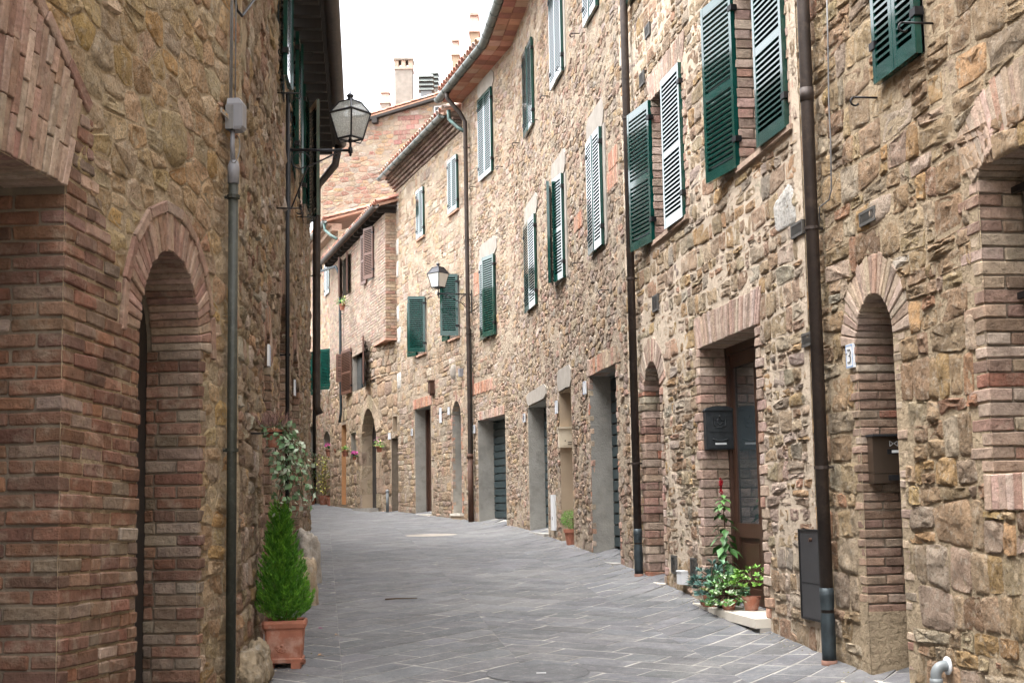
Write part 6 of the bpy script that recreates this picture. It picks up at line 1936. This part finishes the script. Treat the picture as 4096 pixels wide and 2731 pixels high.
for i, (yy, sx, sz, off, lb) in enumerate(((9.55, .11, .15, .05, 'rough low rock at the wall foot nearest the bottom edge'), (9.98, .09, .16, .09, 'low rounded rock beside the terracotta pot'))):
    lx = np.interp(yy, L.P[:, 1], L.P[:, 0]); boulder(lb, (lx + off, yy, float(g0(yy)) + .05), sx, .24, sz, 11 + i, (.29, .23, .155), .1)

# plants on the doorstep
stepz = opD.z0 + .006
def round_pot(t, c, r, h, m=None, saucer=False):
    MB().lathe(c, [(0, .0), (r * .72, .0), (r * .95, h * .8), (r * 1.06, h * .8), (r * 1.06, h), (r * .94, h), (r * .90, h * .88), (0, h * .88)], 16).build('pot', m or M['terracotta'], t, smooth=False)
    if saucer: MB().lathe(c, [(0, -.001), (r * 1.1, -.001), (r * 1.25, .03), (r * 1.18, .03), (r * 1.0, .006)], 16).build('saucer', M['terracotta'], t)
def dpt(u, d): return R.p(opD.s1 - u, stepz, d)
def rosettes(t, c, rad, n, leaves, ln, wd, cols, seed, zs=1., hang=0.):
    rg = random.Random(seed); items = []; stems = MB()
    for i in range(n):
        d = rvec(rg); d.z = abs(d.z) * zs
        q = c + Vector((d.x * rad * rg.uniform(.6, 1), d.y * rad * rg.uniform(.6, 1), d.z * rad * rg.uniform(.5, 1.1) - hang * (d.x ** 2 + d.y ** 2) * rad))
        stems.tube([c - Vector((0, 0, .03)), (c + q) / 2 + Vector((0, 0, .02)), q], [.006, .005, .004], 5)
        ax = (q - c).normalized() + Vector((0, 0, .7))
        for k in range(leaves):
            a = rg.uniform(0, 6.28); e = Vector((math.cos(a), math.sin(a), rg.uniform(-.1, .8)))
            items.append((q + e * .006, e + ax * .35, ax, ln * rg.uniform(.7, 1.15), wd * rg.uniform(.8, 1.2), jc(rg, rg.choice(cols), .2)))
    stems.build('stems', M['bark'], t)
    v, f, cc = leafmesh(items); mk('leaves', v, f, M['leaf'], t, col=cc)
c = dpt(.24, .03); t = thing('succulent_plant', 'blue-green spiky succulent at the far end of the doorstep', 'potted plant', c, 'plants on the doorstep')
round_pot(t, c, .09, .13, M['black'], True); rosettes(t, c + Vector((0, 0, .20)), .23, 34, 18, .075, .016, [(.10, .20, .17), (.14, .25, .22), (.07, .16, .13)], 4, .8, .5)
c = dpt(.42, .09); t = thing('succulent_plant', 'small succulent in a red pot on the doorstep', 'potted plant', c, 'plants on the doorstep')
round_pot(t, c, .065, .10, None, True); rosettes(t, c + Vector((0, 0, .13)), .08, 9, 12, .04, .016, [(.16, .28, .10), (.30, .24, .08)], 6, .7)
c = dpt(.62, .02); t = thing('succulent_plant', 'large pale green rosette succulent in the middle of the doorstep', 'potted plant', c, 'plants on the doorstep')
round_pot(t, c, .09, .10, M['black']); rosettes(t, c + Vector((0, 0, .17)), .23, 48, 16, .058, .024, [(.13, .27, .14), (.19, .34, .20), (.09, .20, .10)], 8, .9, .55)
c = dpt(.86, .05); t = thing('succulent_plant', 'white-edged leafy plant at the near end of the doorstep', 'potted plant', c, 'plants on the doorstep')
round_pot(t, c, .07, .09); rosettes(t, c + Vector((0, 0, .14)), .20, 60, 14, .042, .020, [(.12, .28, .06), (.20, .36, .12), (.42, .50, .34)], 9, .8, .6)
c = dpt(.98, -.12); t = thing('leafy_plant', 'yellow-green leafy plant against the door behind the white-edged one', 'potted plant', c, 'plants on the doorstep')
round_pot(t, c, .08, .12); rosettes(t, c + Vector((0, 0, .26)), .17, 26, 11, .05, .026, [(.15, .32, .05), (.20, .38, .07)], 12, .9, .3)
# tall plume plant
c = dpt(.27, -.10); t = thing('plume_plant', 'tall leafy plant with a red plume in front of the glazed door', 'potted plant', c, 'plants on the doorstep')
round_pot(t, c, .10, .18); topz = R.px(2907, 1955, -.1)[1]; HT = topz - c.z
st = [c + Vector((0.02 * math.sin(3 * k / 10), .0, .15 + (HT - .15) * k / 10)) - R.t(opD.sc) * (-.05 * k / 10) for k in range(11)]
MB().tube(st, [.010 - .0007 * k for k in range(11)], 6).build('stem', M['stem_red'] if 'stem_red' in M else M['rust'], t)
rg = random.Random(8); items = []
for k in range(64):
    u = rg.uniform(.10, .97); i = min(9, int(u * 10)); q = st[i] + (st[i+1] - st[i]) * (u * 10 - i)
    a = rg.uniform(0, 6.28); ln = (.205 - .13 * u) * rg.uniform(.75, 1.1)
    d = Vector((math.cos(a), math.sin(a), .15 - .75 * (1 - u)))
    p1 = q + d.normalized() * ln * .35
    items.append((p1, d + Vector((0, 0, -.45)), Vector((0, 0, 1)), ln, ln * .55, jc(rg, (.055, .15, .035) if u < .8 else (.09, .20, .05), .25)))
v, f, cc = leafmesh(items); mk('leaves', v, f, M['leaf'], t, col=cc)
items = [(st[-1] + Vector((0, 0, -.05 + .015 * (k % 10))) + rvec(rg) * .006, rvec(rg) + Vector((0, 0, 1.2)), rvec(rg), .03, .012, jc(rg, (.35, .01, .02), .3)) for k in range(90)]
v, f, cc = leafmesh(items); mk('plume', v, f, M['petal'], t, col=cc)
# shrub pot in the beige niche
c = R.p(BN.s0 + .24, BN.z0 + .006, -.03); t = thing('potted_shrub', 'round bright green shrub in a terracotta pot in the beige niche', 'potted plant', c)
round_pot(t, c, .135, .24)
rg = random.Random(5); items = []
for i in range(1300):
    d = rvec(rg); d.z = d.z * .8 + .25; r = .17 * rg.random() ** .35
    items.append((c + Vector((0, 0, .34)) + d * r, d + rvec(rg) * .5, rvec(rg), .035, .007, jc(rg, (.10, .27, .025), .35)))
v, f, cc = leafmesh(items); mk('foliage', v, f, M['leaf'], t, col=cc); MB().tube([c + Vector((0, 0, .2)), c + Vector((0, 0, .4))], .01, 6).build('stem', M['bark'], t)

# hanging pots
def hang_pot(name, label, c, r, h, nrm, kind, seed, spread=.14, group='flower pots hung on the walls'):
    t = thing(name, label, 'flower pot', c, group)
    MB().lathe(c, [(0, 0), (r * .66, 0), (r * .95, h * .78), (r * 1.07, h * .78), (r * 1.07, h), (r * .95, h), (r * .9, h * .9), (0, h * .9)], 14).build('pot', M['terracotta'], t)
    MB().tube(scroll(c + Vector((0, 0, h * .74)), r * 1.0, 0, 6.28, Vector((1, 0, 0)), Vector((0, 1, 0)), 16), .006, 5).tube([c + Vector((0, 0, h * .74)) - nrm * r, c + Vector((0, 0, h * .74)) - nrm * (r + .12)], .007, 5).build('bracket', M['iron'], t)
    rg = random.Random(seed); items = []; fl = []
    top = c + Vector((0, 0, h))
    for i in range(110 if kind != 'dry' else 60):
        d = rvec(rg); d.z = abs(d.z) * .8 + .1
        col_ = {'green': (.10, .25, .04), 'dry': (.30, .22, .12), 'pink': (.05, .12, .04), 'mixed': (.12, .26, .05)}[kind]
        items.append((top + d * spread * rg.uniform(.2, .9) - Vector((0, 0, .03)), d + rvec(rg) * .4 - Vector((0, 0, .3)), Vector((0, 0, 1)), rg.uniform(.05, .09), rg.uniform(.03, .05) if kind != 'dry' else .01, jc(rg, col_ if rg.random() < .85 else (.45, .48, .12), .3)))
    v, f, cc = leafmesh(items); mk('foliage', v, f, M['leaf'], t, col=cc)
    if kind in ('pink', 'mixed'):
        for i in range(70 if kind == 'pink' else 16):
            d = rvec(rg); q = top + Vector((d.x * spread * .7, d.y * spread * .7, spread * .75 + d.z * spread * .4))
            fl.append((q, rvec(rg), rvec(rg), .04, .035, jc(rg, (.55, .03, .30) if kind == 'pink' else (.65, .25, .45), .25)))
        v, f, cc = leafmesh(fl); mk('flowers', v, f, M['petal'], t, col=cc)
    return t
def hp(name, label, x, y0, y1, kind, seed, d=.17, spread=.17, F=None):
    F = F or R
    s, z0 = F.px(x, y0, d); z1 = F.px(x, y1, d)[1]; h = z1 - z0
    return hang_pot(name, label, F.p(s, z0, d), h * .52, h, F.n(s), kind, seed, spread)
hp('hanging_pot', 'terracotta wall pot with leaves and pink bloom beside the tall stone arch', 1517, 1808, 1782, 'mixed', 1, .2, .20, RD)
hp('hanging_pot', 'terracotta wall pot with magenta flowers below the far niche', 1316, 1824, 1796, 'pink', 2, .2)
hp('hanging_pot', 'terracotta wall pot with dry plant between the flowered ones', 1352, 1825, 1795, 'dry', 3, .2)
hp('hanging_pot', 'terracotta wall pot with white and green leaves by the orange doorway', 1381, 1825, 1799, 'green', 4, .2, .17, RD)
hp('hanging_pot', 'tiny pot with red and white flowers under the small window', 1418, 1838, 1822, 'pink', 5, .12, .10, RD)
t = hp('hanging_pot', 'red pot with trailing green plant and a red flower high on the brick house', 1369, 1240, 1217, 'green', 6, .28, .30, RU)
# trailing ivy pot on the left wall
s_, z0 = L.px(1098, 1788, .18); z1 = L.px(1098, 1712, .18)[1]
c = L.p(s_, z0, .18); h = z1 - z0
t = hang_pot('hanging_pot', 'terracotta wall pot with heather and trailing variegated ivy on the left wall', c, h * .46, h, L.n(s_), 'dry', 9, .16)
rg = random.Random(14); items = []
top = c + Vector((0, 0, h)); n_ = L.n(s_); tt = L.t(s_); stems = MB()
for i in range(14):
    a0 = n_ * rg.uniform(.05, .26) + tt * rg.uniform(-.18, .3)
    lnz = rg.uniform(.25, .78); pth = []
    for k in range(9):
        u = k / 8; q = top + a0 * min(1, u * 2.2) + n_ * .06 * math.sin(u * 5 + i) + Vector((0, 0, .04 * math.sin(min(u * 4, 3.14)) - lnz * u))
        pth.append(q)
        for j in range(5):
            e = rvec(rg); items.append((q + e * .03, e + Vector((0, 0, -.5)), Vector((0, 0, 1)) + n_, rg.uniform(.035, .06), rg.uniform(.03, .05), jc(rg, rg.choice([(.12, .22, .10), (.20, .30, .17), (.42, .48, .36)]), .2)))
    stems.tube(pth, .003, 4)
stems.build('trailing_stems', M['bark'], t); v, f, cc = leafmesh(items); mk('ivy', v, f, M['leaf'], t, col=cc)
items = [(top + Vector((rg.uniform(-.1, .1), rg.uniform(-.12, .12), 0)), rvec(rg) * .5 + Vector((0, 0, 1)), rvec(rg), rg.uniform(.08, .15), .005, jc(rg, (.22, .13, .11), .3)) for _ in range(170)]
v, f, cc = leafmesh(items); mk('heather', v, f, M['leaf'], t, col=cc)
# yellow climber and its pots, dark bush at the bend
def climber(label, x0, x1, y0, y1, cols, n, seed, d=.2, name='climbing_plant'):
    s0, zt_ = R.px(x0, y0, d); s1, zb_ = R.px(x1, y1, d); rg = random.Random(seed)
    s0, s1 = min(s0, s1), max(s0, s1); g_ = gs(R, (s0 + s1) / 2, d)
    c = R.p((s0 + s1) / 2, g_, d); t = thing(name, label, 'plant', c)
    round_pot(t, c, .17, .30)
    items = []; st = MB()
    for i in range(7):
        st.tube([c + Vector((0, 0, .25))] + [R.p((s0 + s1) / 2 + (s1 - s0) * .5 * rg.uniform(-.8, .8) * k / 4, g_ + .25 + (zt_ - g_ - .25) * k / 4, d * rg.uniform(.5, 1.2)) for k in range(1, 5)], .006, 4)
    st.build('stems', M['bark'], t)
    for i in range(n):
        u = rg.random(); wv = .45 + .55 * math.sin(u * 9 + seed) ** 2 * (.3 + .7 * u)
        q = R.p((s0 + s1) / 2 + (s1 - s0) / 2 * rg.uniform(-1, 1) * wv, g_ + .35 + (zt_ - g_ - .35) * u, d + rg.uniform(-.12, .16)); e = rvec(rg)
        items.append((q, e + Vector((0, 0, -.4)), Vector((0, 0, 1)), rg.uniform(.06, .11), rg.uniform(.03, .05), jc(rg, rg.choice(cols), .25)))
    v, f, cc = leafmesh(items); mk('foliage', v, f, M['leaf'], t, col=cc)
    return t
climber('yellowing climbing plant in a pot on the far wall by the bend', 1268, 1325, 1828, 1990, [(.50, .42, .08), (.55, .46, .12), (.25, .30, .06), (.16, .22, .05)], 330, 3)
climber('dark green bush in a pot at the very end of the street', 1233, 1255, 1815, 1990, [(.04, .10, .03), (.05, .13, .04)], 420, 6, .35, 'potted_bush')
s_ = R.px(1322, 1990, .25)[0]; c = R.p(s_, gs(R, s_, .25), .25); t = thing('flower_pot', 'small empty terracotta pot beside the yellowing climber', 'flower pot', c); round_pot(t, c, .13, .27); MB().lathe(c + Vector((0, 0, .24)), [(0, 0), (.11, 0)], 10).build('soil', M['soil'], t)

# ------------------------------------------------------------------ chimneys
def chimney(label, x0, x1, yt, yb, Y, style, m='plaster_light', name='chimney'):
    a = at_y(x0, yb, Y); b = at_y(x1, yb, Y); zt_ = at_y(x0, yt, Y).z; w_ = b.x - a.x
    c = Vector(((a.x + b.x) / 2, Y, a.z - .8)); t = thing(name, label, 'chimney', c)
    H_ = zt_ - a.z + .8; h2 = w_ / 2
    if style == 'big':
        MB().box((c.x - h2 * .92, Y - .35, c.z), (c.x + h2 * .92, Y + .35, c.z + H_ * .82)).build('stack', M[m], t)
        MB().box((c.x - h2, Y - .40, c.z + H_ * .82), (c.x + h2, Y + .40, c.z + H_ * .86)).build('band', M['bloom_pale_clay'], t)
        for sx in (-1, 0, 1): MB().box((c.x + sx * h2 * .75 - .09, Y - .34, c.z + H_ * .86), (c.x + sx * h2 * .75 + .09, Y + .34, c.z + H_ * .965)).build('pier', M['soffit'], t, col=(.46, .36, .28))
        MB().box((c.x - h2 * 1.04, Y - .42, c.z + H_ * .966), (c.x + h2 * 1.04, Y + .42, c.z + H_)).build('cap', M[m], t)
    elif style == 'vent':
        MB().box((c.x - h2 * .7, Y - .2, c.z), (c.x + h2 * .7, Y + .2, c.z + H_ * .62)).build('stack', M[m], t)
        for k in range(4):
            z = c.z + H_ * (.63 + .095 * k); MB().add([(c.x - h2, Y - .28, z), (c.x + h2, Y - .28, z), (c.x + h2, Y + .28, z), (c.x - h2, Y + .28, z), (c.x - h2 * .8, Y - .2, z + H_ * .07), (c.x + h2 * .8, Y - .2, z + H_ * .07), (c.x + h2 * .8, Y + .2, z + H_ * .07), (c.x - h2 * .8, Y + .2, z + H_ * .07)], [(0,3,2,1),(4,5,6,7),(0,1,5,4),(1,2,6,5),(2,3,7,6),(3,0,4,7)]).build('louvre', M['gutter'], t)
    else:
        MB().box((c.x - h2 * .75, Y - .2, c.z), (c.x + h2 * .75, Y + .2, c.z + H_ * .70)).build('stack', M[m], t)
        MB().add([(c.x - h2, Y - .26, c.z + H_ * .70), (c.x + h2, Y - .26, c.z + H_ * .70), (c.x + h2, Y + .26, c.z + H_ * .70), (c.x - h2, Y + .26, c.z + H_ * .70), (c.x - h2 * .6, Y - .16, c.z + H_ * .96), (c.x + h2 * .6, Y - .16, c.z + H_ * .96), (c.x + h2 * .6, Y + .16, c.z + H_ * .96), (c.x - h2 * .6, Y + .16, c.z + H_ * .96)], [(0,3,2,1),(4,5,6,7),(0,1,5,4),(1,2,6,5),(2,3,7,6),(3,0,4,7)]).build('cone', M['bloom_pale_clay'], t)
        MB().box((c.x - h2 * .8, Y - .22, c.z + H_ * .965), (c.x + h2 * .8, Y + .22, c.z + H_)).build('cap', M['bloom_pale_clay'], t)
chimney('tall pale plastered chimney with brick cap on the gabled house', 1580, 1655, 243, 425, 58.5, 'big')
chimney('small terracotta chimney left of the tall pale one', 1520, 1565, 373, 455, 58, 'cone')
chimney('grey louvred chimney right of the tall pale one', 1675, 1738, 300, 410, 58.2, 'vent', 'grey_pipe')
chimney('paler louvred chimney partly behind the grey one', 1722, 1757, 287, 400, 59.5, 'vent')
chimney('tile-capped chimney just above the curved gutter', 1806, 1842, 168, 260, 33.5, 'cone', 'soffit_c' if 'soffit_c' in M else 'plaster_beige')
chimney('highest tile-capped chimney above the curved gutter', 1877, 1922, 65, 190, 31.5, 'cone', 'plaster_beige')

# ------------------------------------------------------------------ on the road
c = at_y(2150, 2650, 10.15); cz = float(gz(c.x, c.y))
t = thing('manhole_cover', 'round stone-filled manhole cover flush with the paving near the bottom', 'manhole cover', (c.x, c.y, cz))
R0 = .36
b = MB(); 
for k in range(40):
    a0, a1 = 2 * math.pi * k / 40, 2 * math.pi * (k + 1) / 40
    q = []
    for rr in (R0, R0 + .012):
        for a in (a0, a1):
            x, y = c.x + rr * math.cos(a), c.y + rr * math.sin(a); q.append((x, y, float(gz(x, y)) + .0062))
    b.add(q, [(0, 1, 3, 2)])
b.build('rim', M['paving'], t, col=(.07, .07, .073))
v = [(c.x, c.y, cz + .0056)] + [(c.x + R0 * math.cos(2 * math.pi * k / 40), c.y + R0 * math.sin(2 * math.pi * k / 40), float(gz(c.x + R0 * math.cos(2 * math.pi * k / 40), c.y + R0 * math.sin(2 * math.pi * k / 40))) + .0056) for k in range(40)]
mk('lid', v, [(0, 1 + k, 1 + (k + 1) % 40) for k in range(40)], M['paving'], t, col=(.105, .105, .108))
MB().box((c.x - .01, c.y - .03, cz + .0), (c.x + .06, c.y + .0, cz + .008)).build('lifting_slot', M['plate'], t)
c = at_y(1725, 2161, 25.); cz = float(gz(c.x, c.y))
v = [(c.x, c.y, cz + .007)] + [(c.x + .46 * math.cos(2 * math.pi * k / 24), c.y + .46 * math.sin(2 * math.pi * k / 24), float(gz(c.x + .46 * math.cos(2 * math.pi * k / 24), c.y + .46 * math.sin(2 * math.pi * k / 24))) + .007) for k in range(24)]
tag(mk('manhole_cover', v, [(0, 1 + k, 1 + (k + 1) % 24) for k in range(24)], M['plaster_light']), 'pale round manhole cover in the middle of the far road', 'manhole cover')
def litter(name, label, x, y, Y, ln, wd, colr, seed, cat='leaf'):
    rg = random.Random(seed); c = at_y(x, y, Y); g_ = float(gz(c.x, c.y)) + .007
    v, f, cc = leafmesh([(Vector((c.x, c.y, g_)), Vector((1, rg.uniform(-.4, .4), .1)), Vector((0, 0, 1)), ln, wd, colr), (Vector((c.x + .01, c.y, g_ + .004)), Vector((.6, .8, .35)), Vector((0, 0, 1)), ln * .6, wd, colr)])
    tag(mk(name, v, f, M['petal'], col=cc), label, cat)
litter('fallen_petal', 'magenta petal fallen on the paving right of the conifer', 1272, 2407, 12.6, .05, .04, (.22, .01, .10), 1, 'petal')
litter('fallen_leaf', 'orange fallen leaf right of the terracotta pot', 1268, 2531, 11.1, .06, .03, (.50, .26, .08), 2)
litter('fallen_leaf', 'small orange fallen leaf beside the channel line', 1335, 2433, 12.2, .05, .02, (.45, .25, .10), 3)
litter('fallen_leaf', 'pale scrap on the paving in front of the near downpipe', 3360, 2690, 9.3, .06, .03, (.5, .45, .35), 4)
c = at_y(1540, 2323, 14.6); g_ = float(gz(c.x, c.y)) + .010
tag(MB().tube([(c.x, c.y, g_), (c.x + .12, c.y + .03, g_ + .004), (c.x + .33, c.y + .02, g_ + .003)], [.008, .007, .004], 6).build('fallen_twig', M['bark'], smooth=True), 'dark twig lying on the paving in mid street', 'twig')

# grit and dry leaf bits gathered along the feet of the walls
rg = random.Random(71); V, Fc, C = [], [], []
for i in range(1500):
    right = rg.random() < .7
    if right:
        s = rg.uniform(sR(3700), sR(1500)); dd = .01 + abs(rg.gauss(0, .10)); q = R.p(s, 0, dd + .02)
    else:
        s = rg.uniform(sL1 - .3, sL2); dd = .01 + abs(rg.gauss(0, .12)); q = L.p(s, 0, dd + .05)
    z = float(gz(q.x, q.y)) + .003; r = rg.uniform(.004, .013); k = len(V); a0 = rg.uniform(0, 6.28)
    V += [(q.x + r * math.cos(a0 + t * 2.09), q.y + r * math.sin(a0 + t * 2.09), z) for t in range(3)] + [(q.x, q.y, z + r * rg.uniform(.4, 1.))]
    Fc += [(k, k+1, k+3), (k+1, k+2, k+3), (k+2, k, k+3)]
    C += [jc(rg, rg.choice([(.20, .17, .13), (.13, .11, .09), (.28, .24, .19), (.16, .15, .08)]), .3)] * 4
tag(mk('street_grit', V, Fc, M['petal'], col=np.array(C)), 'loose grit and dry bits along the feet of the walls', 'grit', kind='stuff')
